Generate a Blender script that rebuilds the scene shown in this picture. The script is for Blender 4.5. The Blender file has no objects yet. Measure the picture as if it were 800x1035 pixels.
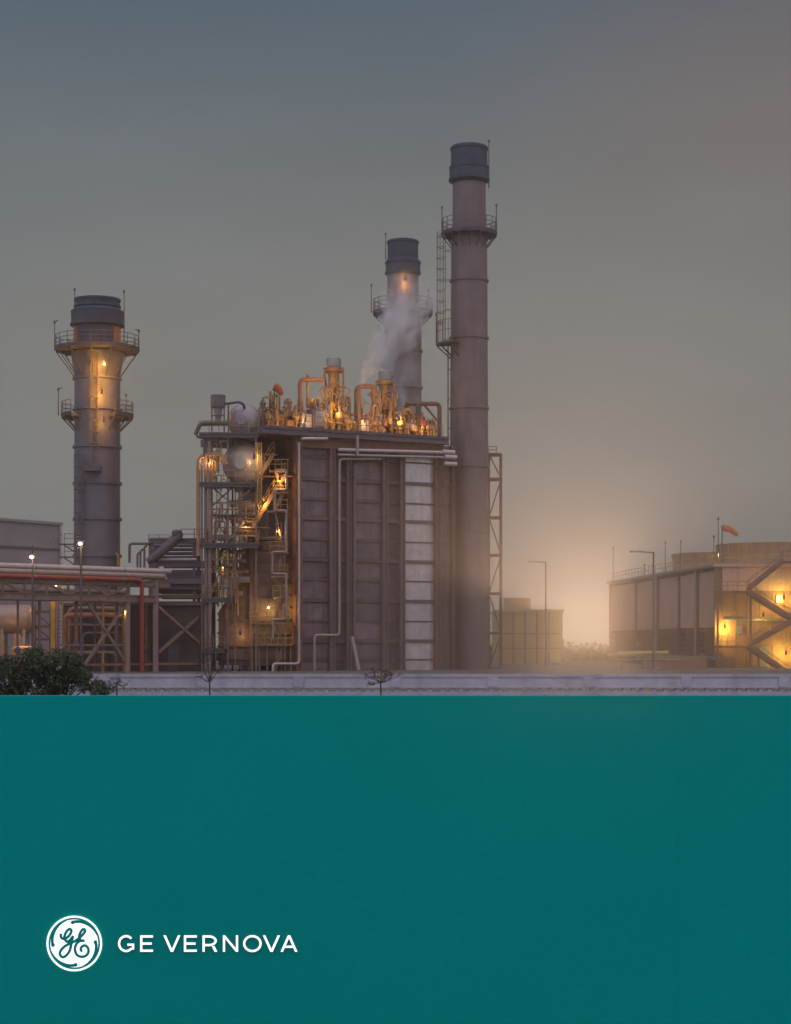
import bpy, bmesh, math, random
from mathutils import Vector, Matrix
random.seed(7)
R = math.radians
C = bpy.context.scene.collection
scene = bpy.context.scene

# ------------------------------------------------------------------ camera
F = 1900.0            # focal length in photo pixels (800 px wide)
CAMH = 2.65
cam_d = bpy.data.cameras.new('camera'); cam = bpy.data.objects.new('camera', cam_d); C.objects.link(cam)
cam.location = (0, 0, CAMH); cam.rotation_euler = (R(90), 0, 0)
cam_d.sensor_fit = 'HORIZONTAL'; cam_d.sensor_width = 36; cam_d.lens = 36*F/800
cam_d.shift_y = (650-517.5)/800
cam_d.clip_start = 0.5; cam_d.clip_end = 6000
scene.camera = cam

# ------------------------------------------------------------------ world, sun, exposure
SUN_AZ = math.atan((594-400)/F); SUN_EL = R(0.7)
SUN_DIR = Vector((math.sin(SUN_AZ)*math.cos(SUN_EL), math.cos(SUN_AZ)*math.cos(SUN_EL), math.sin(SUN_EL)))
SUN_STRENGTH = 0.086
HAZE_DENSITY = 0.00075; HAZE_ANISO = 0.94; HAZE_COLOR = (0.86, 0.77, 0.74)
SKY_BACK = 3.0
MIST_DENSITY = 0.0026
world = bpy.data.worlds.new('World'); scene.world = world; world.use_nodes = True
wt = world.node_tree; wt.nodes.clear()
def wn(t, **kw):
    n = wt.nodes.new(t)
    for k, v in kw.items(): setattr(n, k, v)
    return n
def wl(a, b): wt.links.new(a, b)
out = wn('ShaderNodeOutputWorld'); bg = wn('ShaderNodeBackground'); wl(bg.outputs[0], out.inputs[0])
tc = wn('ShaderNodeTexCoord'); sep = wn('ShaderNodeSeparateXYZ'); wl(tc.outputs['Generated'], sep.inputs[0])
def wmath(op, a, b=None, c=None, clamp=False):
    n = wn('ShaderNodeMath', operation=op, use_clamp=clamp)
    for i, v in enumerate((a, b, c)):
        if v is None: continue
        if isinstance(v, (int, float)): n.inputs[i].default_value = v
        else: wl(v, n.inputs[i])
    return n.outputs[0]
def wmix(fac, a, b, mode='MIX'):
    n = wn('ShaderNodeMix', data_type='RGBA', blend_type=mode)
    for s, v in ((n.inputs[0], fac), (n.inputs[6], a), (n.inputs[7], b)):
        if isinstance(v, (int, float)): s.default_value = v
        elif isinstance(v, tuple): s.default_value = (*v, 1)
        else: wl(v, s)
    return n.outputs[2]
def lin(r, g, b):
    f = lambda c: (c/255/12.92) if c/255 < .04045 else ((c/255+.055)/1.055)**2.4
    return (f(r), f(g), f(b))
# thin high cloud over the whole sky: grey blue above, warm grey towards the horizon
ramp = wn('ShaderNodeValToRGB'); wl(sep.outputs[2], ramp.inputs[0])
cr = ramp.color_ramp
stops = [(0.0, lin(122, 122, 118)), (0.07, lin(118, 122, 119)), (0.16, lin(117, 122, 119)), (0.24, lin(105, 113, 114)), (0.32, lin(80, 96, 106)), (0.5, lin(120, 126, 140)), (1.0, lin(150, 154, 170))]
cr.elements[0].position, cr.elements[0].color = stops[0][0], (*stops[0][1], 1)
cr.elements[1].position, cr.elements[1].color = stops[-1][0], (*stops[-1][1], 1)
for p, c in stops[1:-1]:
    e = cr.elements.new(p); e.color = (*c, 1)
# warmer, browner cloud on the sun's side of the sky
warm = wmath('SMOOTH_MIN', wmath('MULTIPLY', wmath('MAXIMUM', sep.outputs[0], 0.0), 3.2), 1.0, 0.1)
col = wmix(warm, ramp.outputs[0], wmix(1.0, ramp.outputs[0], (0.92, 0.95, 0.97), 'MULTIPLY'))
hi = wn('ShaderNodeMapRange', interpolation_type='SMOOTHSTEP'); wl(sep.outputs[2], hi.inputs[0]); hi.inputs[1].default_value = .17; hi.inputs[2].default_value = .31
rt = wn('ShaderNodeMapRange', interpolation_type='SMOOTHSTEP'); wl(sep.outputs[0], rt.inputs[0]); rt.inputs[1].default_value = .0; rt.inputs[2].default_value = .20
col = wmix(wmath('MULTIPLY', hi.outputs[0], rt.outputs[0]), col, wmix(1.0, col, (1.42, 1.03, .90), 'MULTIPLY'))
nz = wn('ShaderNodeTexNoise'); nz.inputs['Scale'].default_value = 4.0; nz.inputs['Detail'].default_value = 5
mp = wn('ShaderNodeMapping'); mp.inputs['Scale'].default_value = (1.0, 1.0, 3.5); wl(tc.outputs['Generated'], mp.inputs[0]); wl(mp.outputs[0], nz.inputs['Vector'])
cl = wmath('MULTIPLY_ADD', nz.outputs[0], 0.36, 0.82)
col = wmix(1.0, col, cl, 'MULTIPLY'); col = wmix(1.0, col, (1.09, 1.08, 1.12), 'MULTIPLY')
# brighter open sky away from the sun, behind the viewer
back = wn('ShaderNodeMapRange', interpolation_type='SMOOTHSTEP'); wl(sep.outputs[1], back.inputs[0])
back.inputs[1].default_value = 0.75; back.inputs[2].default_value = -0.35; back.inputs[3].default_value = 0.0; back.inputs[4].default_value = 1.0
col = wmix(back.outputs[0], col, wmix(1.0, col, (SKY_BACK*0.98, SKY_BACK*0.98, SKY_BACK*1.04), 'MULTIPLY'))
# aureole round the low sun
dot = wn('ShaderNodeVectorMath', operation='DOT_PRODUCT'); wl(tc.outputs['Generated'], dot.inputs[0]); dot.inputs[1].default_value = SUN_DIR
ang = wmath('SUBTRACT', 1.0, dot.outputs['Value'])
g1 = wmath('POWER', 2.718, wmath('MULTIPLY', ang, -2600.0))
g2 = wmath('POWER', 2.718, wmath('MULTIPLY', ang, -110.0))
col = wmix(wmath('MULTIPLY', g2, 0.75), col, wmix(1.0, col, (0.62, 0.78, 0.90), 'MULTIPLY'))
glow = wmath('MULTIPLY', g1, 0.20)
gc = wmix(1.0, (1.0, 0.93, 0.84), glow, 'MULTIPLY')
col = wmix(1.0, col, gc, 'ADD')
sky = wn('ShaderNodeTexSky', sky_type='NISHITA'); sky.sun_disc = False
sky.sun_elevation = SUN_EL; sky.sun_rotation = SUN_AZ; sky.dust_density = 4.0
nis = wmix(1.0, sky.outputs[0], (0.006, 0.006, 0.006), 'MULTIPLY')
col = wmix(1.0, col, nis, 'ADD')
wl(col, bg.inputs[0]); bg.inputs[1].default_value = 1.0

sd = bpy.data.lights.new('sun', 'SUN'); sun = bpy.data.objects.new('sun', sd); C.objects.link(sun)
sd.energy = SUN_STRENGTH; sd.angle = R(0.53); sd.color = (1.0, 0.66, 0.37)
sun.rotation_euler = SUN_DIR.to_track_quat('Z', 'Y').to_euler()
sun.location = (60, 300, 60)

scene.view_settings.view_transform = 'Standard'; scene.view_settings.look = 'None'
scene.view_settings.exposure = 0; scene.view_settings.gamma = 1; scene.view_settings.use_curve_mapping = False
scene.render.engine = 'CYCLES'
cy = scene.cycles
cy.use_denoising = True
try: cy.denoiser = 'OPENIMAGEDENOISE'
except Exception: pass
cy.max_bounces = 6; cy.diffuse_bounces = 3; cy.glossy_bounces = 3; cy.volume_bounces = 1; cy.transparent_max_bounces = 8
cy.sample_clamp_indirect = 4
cy.volume_step_rate = 2.0; cy.volume_max_steps = 256

# ------------------------------------------------------------------ helpers
def P(px, py, Y): return Vector(((px-400)/F*Y, Y, CAMH-(py-650)/F*Y))
def Z(py, Y): return CAMH-(py-650)/F*Y
def X(px, Y): return (px-400)/F*Y

class MB:
    def __init__(s): s.v = []; s.f = []; s.sm = []
    def add(s, vs, fs, smooth=False):
        b = len(s.v); s.v += [Vector(v) for v in vs]
        for f in fs: s.f.append([b+i for i in f]); s.sm.append(smooth)
    def obox(s, c, a, b, d):
        c = Vector(c); a = Vector(a); b = Vector(b); d = Vector(d)
        if a.cross(b).dot(d) < 0: a = -a
        vs = [c+sa*a+sb*b+sd_*d for sd_ in (-1, 1) for sb in (-1, 1) for sa in (-1, 1)]
        s.add(vs, [(0,2,3,1), (4,5,7,6), (0,1,5,4), (2,6,7,3), (0,4,6,2), (1,3,7,5)])
        return s
    def box(s, x0, x1, y0, y1, z0, z1):
        return s.obox(((x0+x1)/2, (y0+y1)/2, (z0+z1)/2), (abs(x1-x0)/2, 0, 0), (0, abs(y1-y0)/2, 0), (0, 0, abs(z1-z0)/2))
    def bar(s, p, q, w, h=None):
        p = Vector(p); q = Vector(q); h = h or w; d = (q-p)
        if d.length < 1e-6: return s
        u = d.normalized(); ref = Vector((0, 0, 1)) if abs(u.z) < .95 else Vector((0, 1, 0))
        a = u.cross(ref).normalized(); b = a.cross(u)
        return s.obox((p+q)/2, a*w/2, b*h/2, d/2)
    def hbeam(s, p, q, w, h, t=None):     # an I section
        p = Vector(p); q = Vector(q); d = q-p; u = d.normalized(); t = t or min(w, h)*.16
        ref = Vector((0, 0, 1)) if abs(u.z) < .95 else Vector((0, 1, 0))
        a = u.cross(ref).normalized(); b = a.cross(u); c = (p+q)/2
        s.obox(c+b*(h/2-t/2), a*w/2, b*t/2, d/2); s.obox(c-b*(h/2-t/2), a*w/2, b*t/2, d/2)
        s.obox(c, a*t/2, b*(h/2-t), d/2)
        return s
    def tube(s, pts, r, n=10, cap=True, closed=False, flat=1.0):
        pts = [Vector(p) for p in pts]; m = len(pts)
        rr = r if isinstance(r, (list, tuple)) else [r]*m
        rings = []; prev = None
        for i, p in enumerate(pts):
            if closed: t = (pts[(i+1) % m]-pts[i-1])
            else: t = pts[min(i+1, m-1)]-pts[max(i-1, 0)]
            t.normalize()
            if prev is None:
                ref = Vector((0, 0, 1)) if abs(t.z) < .9 else Vector((0, 1, 0))
                a = t.cross(ref).normalized()
            else:
                a = (prev-t*prev.dot(t)).normalized()
            prev = a; b = t.cross(a)
            k = rr[i]
            ring = []
            for j in range(n):
                o = a*math.cos(2*math.pi*j/n)*k+b*math.sin(2*math.pi*j/n)*k
                o.y *= flat
                ring.append(p+o)
            rings.append(ring)
        vs = [v for ring in rings for v in ring]; fs = []
        for i in range(m if closed else m-1):
            for j in range(n):
                a0 = i*n+j; a1 = i*n+(j+1) % n; b0 = ((i+1) % m)*n+j; b1 = ((i+1) % m)*n+(j+1) % n
                fs.append((a0, a1, b1, b0))
        s.add(vs, fs, True)
        if cap and not closed:
            s.add(rings[0], [tuple(reversed(range(n)))]); s.add(rings[-1], [tuple(range(n))])
        return s
    def pipe(s, pts, r, n=10, bend=None):   # polyline with rounded elbows
        pts = [Vector(p) for p in pts]; o = [pts[0]]; bend = bend or r*2.5
        for i in range(1, len(pts)-1):
            a = pts[i-1]-pts[i]; b = pts[i+1]-pts[i]; k = min(bend, a.length*.45, b.length*.45)
            p0 = pts[i]+a.normalized()*k; p1 = pts[i]+b.normalized()*k
            for t in (0, .25, .5, .75, 1): o.append((1-t)**2*p0+2*t*(1-t)*pts[i]+t*t*p1)
        o.append(pts[-1])
        return s.tube(o, r, n)
    def lathe(s, prof, c, n=40, a0=0, a1=360, closed_prof=False):
        full = abs(a1-a0) >= 359.9; m = n if full else n+1; c = Vector(c); k = len(prof)
        for i in range(k-(0 if closed_prof else 1)):
            (r0, z0), (r1, z1) = prof[i], prof[(i+1) % k]
            vs = []
            for j in range(m):
                t = R(a0+(a1-a0)*j/n); vs.append(c+Vector((r0*math.cos(t), r0*math.sin(t), z0)))
            for j in range(m):
                t = R(a0+(a1-a0)*j/n); vs.append(c+Vector((r1*math.cos(t), r1*math.sin(t), z1)))
            fs = [(j, (j+1) % m, m+(j+1) % m, m+j) for j in range(n)]
            s.add(vs, fs, abs(r0-r1) < abs(z0-z1)*1.5+1e-6)
        if not full and closed_prof:
            for t in (a0, a1):
                q = [c+Vector((r_*math.cos(R(t)), r_*math.sin(R(t)), z_)) for r_, z_ in prof]
                s.add(q, [tuple(range(k))])
        return s
    def sphere(s, c, r, n=12, sx=1, sy=1, sz=1):
        c = Vector(c); vs = []; fs = []; h = n//2
        for i in range(h+1):
            t = math.pi*i/h
            for j in range(n):
                p = 2*math.pi*j/n; vs.append(c+Vector((r*sx*math.sin(t)*math.cos(p), r*sy*math.sin(t)*math.sin(p), r*sz*math.cos(t))))
        for i in range(h):
            for j in range(n): fs.append((i*n+j, (i+1)*n+j, (i+1)*n+(j+1) % n, i*n+(j+1) % n))
        s.add(vs, fs, True); return s
    def prism(s, poly, y0, y1):             # polygon in x,z pushed from y0 (front) to y1
        k = len(poly)
        area = sum(poly[i][0]*poly[(i+1) % k][1]-poly[(i+1) % k][0]*poly[i][1] for i in range(k))
        if area < 0: poly = poly[::-1]
        s.add([(x, y0, z) for x, z in poly], [tuple(range(k))])
        s.add([(x, y1, z) for x, z in poly], [tuple(reversed(range(k)))])
        for i in range(k):
            (xa, za), (xb, zb) = poly[i], poly[(i+1) % k]
            s.add([(xa, y0, za), (xb, y0, zb), (xb, y1, zb), (xa, y1, za)], [(3, 2, 1, 0)])
        return s
    def railing(s, pts, h=1.1, r=.03, step=1.5, closed=False):
        pts = [Vector(p) for p in pts]; seq = pts+[pts[0]] if closed else pts
        for k in (h, h*.55): s.tube([p+Vector((0, 0, k)) for p in pts], r, 6, closed=closed)
        for a, b in zip(seq, seq[1:]):
            m = max(1, round((b-a).length/step))
            for i in range(m): 
                p = a.lerp(b, i/m); s.tube([p, p+Vector((0, 0, h))], r, 6)
        if not closed: s.tube([pts[-1], pts[-1]+Vector((0, 0, h))], r, 6)
        return s
    def build(s, name, mat, parent=None):
        me = bpy.data.meshes.new(name)
        off = Vector((0, 0, 0)); p = parent
        while p is not None: off += p.location; p = p.parent
        me.from_pydata([v-off for v in s.v], [], s.f); me.update()
        me.polygons.foreach_set('use_smooth', s.sm)
        o = bpy.data.objects.new(name, me); C.objects.link(o); o.parent = parent
        if mat: me.materials.append(mat)
        return o

def tag(o, label=None, cat=None, group=None, kind=None):
    if label: o['label'] = label
    if cat: o['category'] = cat
    if group: o['group'] = group
    if kind: o['kind'] = kind
    return o
def thing(name, label, cat, loc, group=None):
    o = bpy.data.objects.new(name, None); C.objects.link(o); o.location = Vector(loc); o.empty_display_size = .3
    return tag(o, label, cat, group)
def copy_thing(src, loc, label=None):
    def rec(o, parent):
        c = o.copy(); C.objects.link(c); c.parent = parent
        for ch in [k for k in bpy.data.objects if k.parent == o]: rec(ch, c)
        return c
    c = rec(src, None); c.location = Vector(loc)
    if label: c['label'] = label
    return c

def mat(name, col, rough=.6, metal=0.0, var=.25, scale=.6, bump=0.0, bscale=8.0, streak=0.0, streak_col=(.16, .08, .04), stretch=(1, 1, 1), wave=None, jit=.09):
    m = bpy.data.materials.new(name); m.use_nodes = True; t = m.node_tree; b = t.nodes['Principled BSDF']
    b.inputs['Roughness'].default_value = rough; b.inputs['Metallic'].default_value = metal
    tcn = t.nodes.new('ShaderNodeTexCoord'); mpn = t.nodes.new('ShaderNodeMapping'); mpn.inputs['Scale'].default_value = stretch
    t.links.new(tcn.outputs['Object'], mpn.inputs[0])
    n = t.nodes.new('ShaderNodeTexNoise'); n.inputs['Scale'].default_value = scale; n.inputs['Detail'].default_value = 6; n.inputs['Roughness'].default_value = .62
    t.links.new(mpn.outputs[0], n.inputs['Vector'])
    r = t.nodes.new('ShaderNodeValToRGB'); t.links.new(n.outputs[0], r.inputs[0])
    r.color_ramp.elements[0].position = .28; r.color_ramp.elements[1].position = .72
    r.color_ramp.elements[0].color = (*[c*(1-var) for c in col], 1); r.color_ramp.elements[1].color = (*[min(1, c*(1+var)) for c in col], 1)
    cout = r.outputs[0]
    if streak > 0:
        mp2 = t.nodes.new('ShaderNodeMapping'); mp2.inputs['Scale'].default_value = (1.3, 1.3, .09); t.links.new(tcn.outputs['Object'], mp2.inputs[0])
        n2 = t.nodes.new('ShaderNodeTexNoise'); n2.inputs['Scale'].default_value = 1.6; n2.inputs['Detail'].default_value = 5; t.links.new(mp2.outputs[0], n2.inputs['Vector'])
        r2 = t.nodes.new('ShaderNodeMapRange'); r2.inputs[1].default_value = .5; r2.inputs[2].default_value = .75; r2.inputs[4].default_value = streak
        t.links.new(n2.outputs[0], r2.inputs[0])
        mx = t.nodes.new('ShaderNodeMix'); mx.data_type = 'RGBA'; t.links.new(r2.outputs[0], mx.inputs[0]); t.links.new(cout, mx.inputs[6]); mx.inputs[7].default_value = (*streak_col, 1)
        cout = mx.outputs[2]
    oi = t.nodes.new('ShaderNodeObjectInfo'); rr_ = t.nodes.new('ShaderNodeMapRange'); t.links.new(oi.outputs['Random'], rr_.inputs[0]); rr_.inputs[3].default_value = 1-jit; rr_.inputs[4].default_value = 1+jit
    vm = t.nodes.new('ShaderNodeVectorMath'); vm.operation = 'SCALE'; t.links.new(cout, vm.inputs[0]); t.links.new(rr_.outputs[0], vm.inputs['Scale']); cout = vm.outputs[0]
    t.links.new(cout, b.inputs['Base Color'])
    h = None
    if bump > 0:
        nb = t.nodes.new('ShaderNodeTexNoise'); nb.inputs['Scale'].default_value = bscale; nb.inputs['Detail'].default_value = 4
        t.links.new(mpn.outputs[0], nb.inputs['Vector']); h = nb.outputs[0]
    if wave:
        w = t.nodes.new('ShaderNodeTexWave'); w.wave_type = 'BANDS'; w.bands_direction = wave[0]; w.inputs['Scale'].default_value = wave[1]
        t.links.new(tcn.outputs['Object'], w.inputs['Vector']); h = w.outputs['Fac']; bump = wave[2]
    if h is not None:
        bp = t.nodes.new('ShaderNodeBump'); bp.inputs['Strength'].default_value = bump; bp.inputs['Distance'].default_value = .08
        t.links.new(h, bp.inputs['Height']); t.links.new(bp.outputs[0], b.inputs['Normal'])
    return m
def emit(name, col, s):
    m = bpy.data.materials.new(name); m.use_nodes = True; b = m.node_tree.nodes['Principled BSDF']
    b.inputs['Base Color'].default_value = (.8, .8, .8, 1); b.inputs['Emission Color'].default_value = (*col, 1); b.inputs['Emission Strength'].default_value = s
    return m

M = dict(
    ground=mat('ground', (.12, .11, .09), .95, 0, .4, .35, .5, 4),
    facade=mat('mauve cladding', (.190, .139, .144), .5, .1, .38, .9, streak=.75, streak_col=(.105, .06, .05), jit=.13),
    facade_dark=mat('dark cladding', (.11, .078, .076), .6, .1, .2, .5, streak=.4),
    girder=mat('girder paint', (.135, .092, .085), .55, .1, .25, 1.2, streak=.4),
    column=mat('column paint', (.20, .135, .125), .55, .1, .2, .8, streak=.5),
    rust=mat('rust orange steel', (.25, .115, .065), .65, .1, .35, 1.5, streak=.5),
    silver=mat('silver insulation', (.64, .56, .55), .30, .4, .2, .9, 1.0, 1.8, stretch=(1, 1, .6), streak=.25, streak_col=(.36, .27, .22), jit=.1),
    stack=mat('stack paint', (.150, .134, .156), .5, .15, .22, .5, streak=.75, streak_col=(.155, .095, .085)),
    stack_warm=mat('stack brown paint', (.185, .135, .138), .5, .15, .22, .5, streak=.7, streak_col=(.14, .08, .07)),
    cap=mat('stack cap', (.048, .060, .088), .5, .3, .25, 1, streak=.3, streak_col=(.05, .05, .06)),
    steel=mat('dark steel', (.12, .10, .10), .55, .3, .3, 2),
    steelp=mat('purple grey steel', (.16, .125, .15), .55, .2, .2, 1.5, streak=.3),
    tan=mat('tan steel', (.22, .15, .115), .55, .1, .2, 1.5, streak=.4),
    pink=mat('pink grey column', (.30, .21, .20), .55, .1, .15, 1, streak=.3),
    palepipe=mat('pale lagged pipe', (.50, .43, .41), .4, .3, .12, 2, .2, 6),
    beigepipe=mat('beige pipe', (.36, .27, .22), .45, .2, .15, 2),
    redpipe=mat('red pipe', (.34, .055, .032), .45, .0, .2, 2),
    yellow=mat('yellow safety paint', (.46, .27, .06), .5, 0, .25, 2, streak=.3),
    warmpipe=mat('ochre pipework', (.36, .21, .10), .5, .2, .3, 2, streak=.3),
    drum=mat('drum lagging', (.40, .34, .35), .4, .3, .15, 1.5, .2, 5),
    greymetal=mat('galvanised metal', (.30, .29, .30), .4, .5, .15, 2),
    warehouse=mat('warehouse sheet', (.30, .27, .275), .6, .1, .1, .3, wave=('X', 2.5, .25)),
    tower=mat('tower panel', (.66, .38, .29), .6, 0, .15, .3, streak=.35, streak_col=(.22, .13, .10)),  # orange of the sun flare worked into the panel colour
    tower_dark=mat('tower louvre', (.30, .145, .09), .7, 0, .25, .8, streak=.3),  # louvre and end wall colour warmed for the same flare
    fan=mat('fan cowl', (.44, .29, .16), .55, 0, .15, .6, streak=.3),
    ochre=mat('ochre render', (.56, .43, .14), .7, 0, .15, .4, streak=.3),
    wallwhite=mat('white washed wall', (.46, .44, .49), .8, 0, .14, 1.2, .3, 6, streak=.4, streak_col=(.25, .23, .24)),
    darkbrown=mat('dark brown shed', (.085, .062, .05), .75, 0, .3, .6, wave=('X', 3.0, .3)),
    orange=mat('orange cloth', (.52, .14, .05), .8, 0, .15, 3),
    concrete=mat('concrete', (.30, .28, .26), .85, 0, .2, 1.5, .3, 8),
    teal=mat('teal board paint', (.0008, .338, .288), .75, 0, .03, .8, .04, 14, jit=0.0),
    bark=mat('bark', (.09, .065, .05), .9, 0, .3, 4, .5, 20),
    leaf=mat('dark leaf', (.055, .080, .034), .7, 0, .75, 2.2),
    leaf2=mat('dry leaf', (.10, .085, .04), .7, 0, .5, 3),
    farleaf=mat('far leaf', (.07, .08, .045), .8, 0, .4, .3),
    warm_bulb=emit('warm bulb', (1.0, .58, .18), .9),
    pale_bulb=emit('pale bulb', (1.0, .74, .42), 0.62),
    sign=emit('glowing logo white', (1, 1, 1), 1.0),  # glow added to lift the printed logo to full white
    monogram=mat('teal vinyl', (.0008, .338, .288), .75, 0, .03, 2, jit=0.0),
)

for q_ in ('teal', 'monogram'): M[q_].node_tree.nodes['Principled BSDF'].inputs['Specular IOR Level'].default_value = .08
class Face:                                  # a vertical plane seen between two pixel columns
    def __init__(s, px0, Y0, px1, Y1):
        s.A = Vector((X(px0, Y0), Y0, 0)); B = Vector((X(px1, Y1), Y1, 0)); s.d = (B-s.A).normalized()
        s.n = Vector((s.d.y, -s.d.x, 0)); s.mid = (px0+px1)/2
    def t(s, px, off=0):
        k = (px-400)/F; a = s.A+s.n*off; return (k*a.y-a.x)/(s.d.x-k*s.d.y)
    def Y(s, px): return (s.A+s.d*s.t(px)).y
    def z(s, py, px=None): return Z(py, s.Y(s.mid if px is None else px))
    def pt(s, px, py, off=0, flat=False):
        p = s.A+s.d*s.t(px, off)+s.n*off; p.z = Z(py, p.y); return p
    def pz(s, px, z, off=0):
        p = s.A+s.d*s.t(px, off)+s.n*off; p.z = z; return p
    def box(s, mb, px0, px1, z0, z1, o0, o1):
        t0, t1 = s.t(px0), s.t(px1); c = s.A+s.d*(t0+t1)/2+s.n*(o0+o1)/2; c.z = (z0+z1)/2
        mb.obox(c, s.d*abs(t1-t0)/2, s.n*abs(o1-o0)/2, (0, 0, abs(z1-z0)/2)); return mb

def glow_lamp(p, watts, label, cat='lamp', name='flood_lamp', col=(1, .62, .25), r=.16, bulb=None, group=None, shield=True):
    t = thing(name, label, cat, p, group); p = Vector(p)
    if shield: MB().lathe([(r*1.05, -.2), (r*1.05, .06)], p+Vector((0, 0, 0)), 12, 180, 360).build('glare_shield', M['steel'], t)  # half shell added to hide the bulb from the camera
    mb = MB(); mb.lathe([(.001, .30), (r*.7, .28), (r*1.25, .04), (r*1.1, .04), (r*.6, .2), (.001, .22)], p, 14); mb.tube([p+Vector((0, 0, .28)), p+Vector((0, 0, .28+.25))], .035, 6); mb.build('lamp_shade', M['steel'], t)
    b = MB(); b.sphere(p, r*.55, 12); b.build('bulb', bulb or M['warm_bulb'], t)
    l = bpy.data.lights.new('lamp_light', 'POINT'); l.energy = watts*2.0; l.color = col; l.shadow_soft_size = r*1.3
    lo = bpy.data.objects.new('lamp_light', l); C.objects.link(lo); lo.parent = t; lo.location = (0, (-.15-r) if not shield else .05, -.1)
    return t

# ------------------------------------------------------------------ setting: ground, air
g = MB(); N = 48; g.add([(-425+850*i/N, -200+498*j/N, 0) for j in range(N+1) for i in range(N+1)], [(j*(N+1)+i, j*(N+1)+i+1, (j+1)*(N+1)+i+1, (j+1)*(N+1)+i) for j in range(N) for i in range(N)])
tag(g.build('ground', M['ground']), kind='structure')
r_ = MB().box(-90, 90, 24, 38, .004, .008)
tag(r_.build('road', mat('asphalt', (.05, .05, .052), .9, 0, .25, 2, .3, 12)), kind='structure')

hz = MB().box(-430, 430, -205, 303, -1, 60).build('haze', None)
hm = bpy.data.materials.new('haze'); hm.use_nodes = True; hm.node_tree.nodes.clear()
ho = hm.node_tree.nodes.new('ShaderNodeOutputMaterial'); hv = hm.node_tree.nodes.new('ShaderNodeVolumePrincipled')
hv.inputs['Color'].default_value = (*HAZE_COLOR, 1); hv.inputs['Density'].default_value = HAZE_DENSITY; hv.inputs['Anisotropy'].default_value = HAZE_ANISO
hm.node_tree.links.new(hv.outputs[0], ho.inputs['Volume'])
try: hm.cycles.homogeneous_volume = True
except Exception: pass
hz.data.materials.append(hm); tag(hz, kind='stuff'); hz.display_type = 'WIRE'

ms = MB().box(-3, 130, 64, 296, .02, 9).build('flare_mist', None)  # mist box added to spread the sun's flare low over the right side
mm_ = hm.copy(); mm_.name = 'flare mist'; mv = [n for n in mm_.node_tree.nodes if n.type == 'PRINCIPLED_VOLUME'][0]
mv.inputs['Density'].default_value = MIST_DENSITY; mv.inputs['Anisotropy'].default_value = .88; mv.inputs['Color'].default_value = (.93, .82, .74, 1)
ms.data.materials.append(mm_); tag(ms, kind='stuff'); ms.display_type = 'WIRE'
fw = MB()
for i in range(15000):
    a = R(random.uniform(-24, 24)); d = random.uniform(276, 292); x = d*math.tan(a)
    top = 2.5+.3*math.sin(x*.07)+.25*math.sin(x*.31+1)+.2*math.sin(x*1.1)
    z = random.uniform(.1, max(1.5, top)); s_ = random.uniform(.3, .6) if z < top*.7 else random.uniform(.12, .25)
    n = Vector((random.uniform(-1, 1), random.uniform(-1, 1), random.uniform(-1, 1))).normalized(); u = n.orthogonal().normalized()*s_; w = n.cross(u)
    c = Vector((x, d, z)); fw.add([c-u-w*.6, c+u-w*.5, c+u*.8+w*.6, c-u*.7+w*.5], [(0, 1, 2, 3)])
tag(fw.build('far_woodland', M['farleaf']), kind='stuff')

# ------------------------------------------------------------------ teal wall in place of the printed page band, with its logo
WY = 12.0
def wx(px): return X(px, WY)
WTOP = Z(703.6, WY)
wall = thing('page_band_wall', 'long teal wall in place of the printed page band, bearing its white logo', 'wall', (0, WY, 0))
xs = [-28.2+6.0*i for i in range(10)]
for a, b in zip(xs, xs[1:]):
    MB().box(a+.0004, b-.0004, WY, WY+.14, 0, WTOP-.045).build('wall_panel', M['teal'], wall)
for a, b in zip(xs, xs[1:]):
    MB().box(a+.0004, b-.0004, WY-.001, WY+.17, WTOP-.045, WTOP).build('coping', M['teal'], wall)
for a in xs:
    MB().box(a-.09, a+.09, WY+.14, WY+.34, 0, WTOP-.1).build('buttress', M['concrete'], wall)

sign = thing('page_logo', 'printed page logo rebuilt as a white script emblem and raised capitals on the teal wall', 'sign', (wx(180), WY, Z(954, WY)))  # printed logo of the page band, built as raised pieces
emb = thing('emblem', None, None, Vector((0, 0, 0))); emb.parent = sign
ecx, ecz, k = wx(44+393/12.5), Z(922+395/12.5, WY), WY/F/12.5
def ez(x, y): return (ecx+(x-393)*k, ecz-(y-395)*k)
def circ(r, n=72): return [(ecx+r*k*math.cos(2*math.pi*i/n), ecz+r*k*math.sin(2*math.pi*i/n)) for i in range(n)]
MB().prism(circ(302), WY-.012, WY-.011).build('disc', M['sign'], emb); MB().prism(circ(301), WY-.0109, WY).build('disc_return', M['monogram'], emb)
ring = MB(); ci, co = circ(327), circ(351)
for i in range(72):
    j = (i+1) % 72
    for (a, b, c_, d) in (((co[i], WY-.012), (co[j], WY-.012), (ci[j], WY-.012), (ci[i], WY-.012)), ((co[i], WY-.0112), (co[j], WY-.0112), (co[j], WY-.012), (co[i], WY-.012)), ((ci[i], WY-.012), (ci[j], WY-.012), (ci[j], WY-.0112), (ci[i], WY-.0112))):
        ring.add([(q[0][0], q[1], q[0][1]) for q in (a, b, c_, d)], [(0, 1, 2, 3)])
ring.build('ring', M['sign'], emb)
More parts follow.
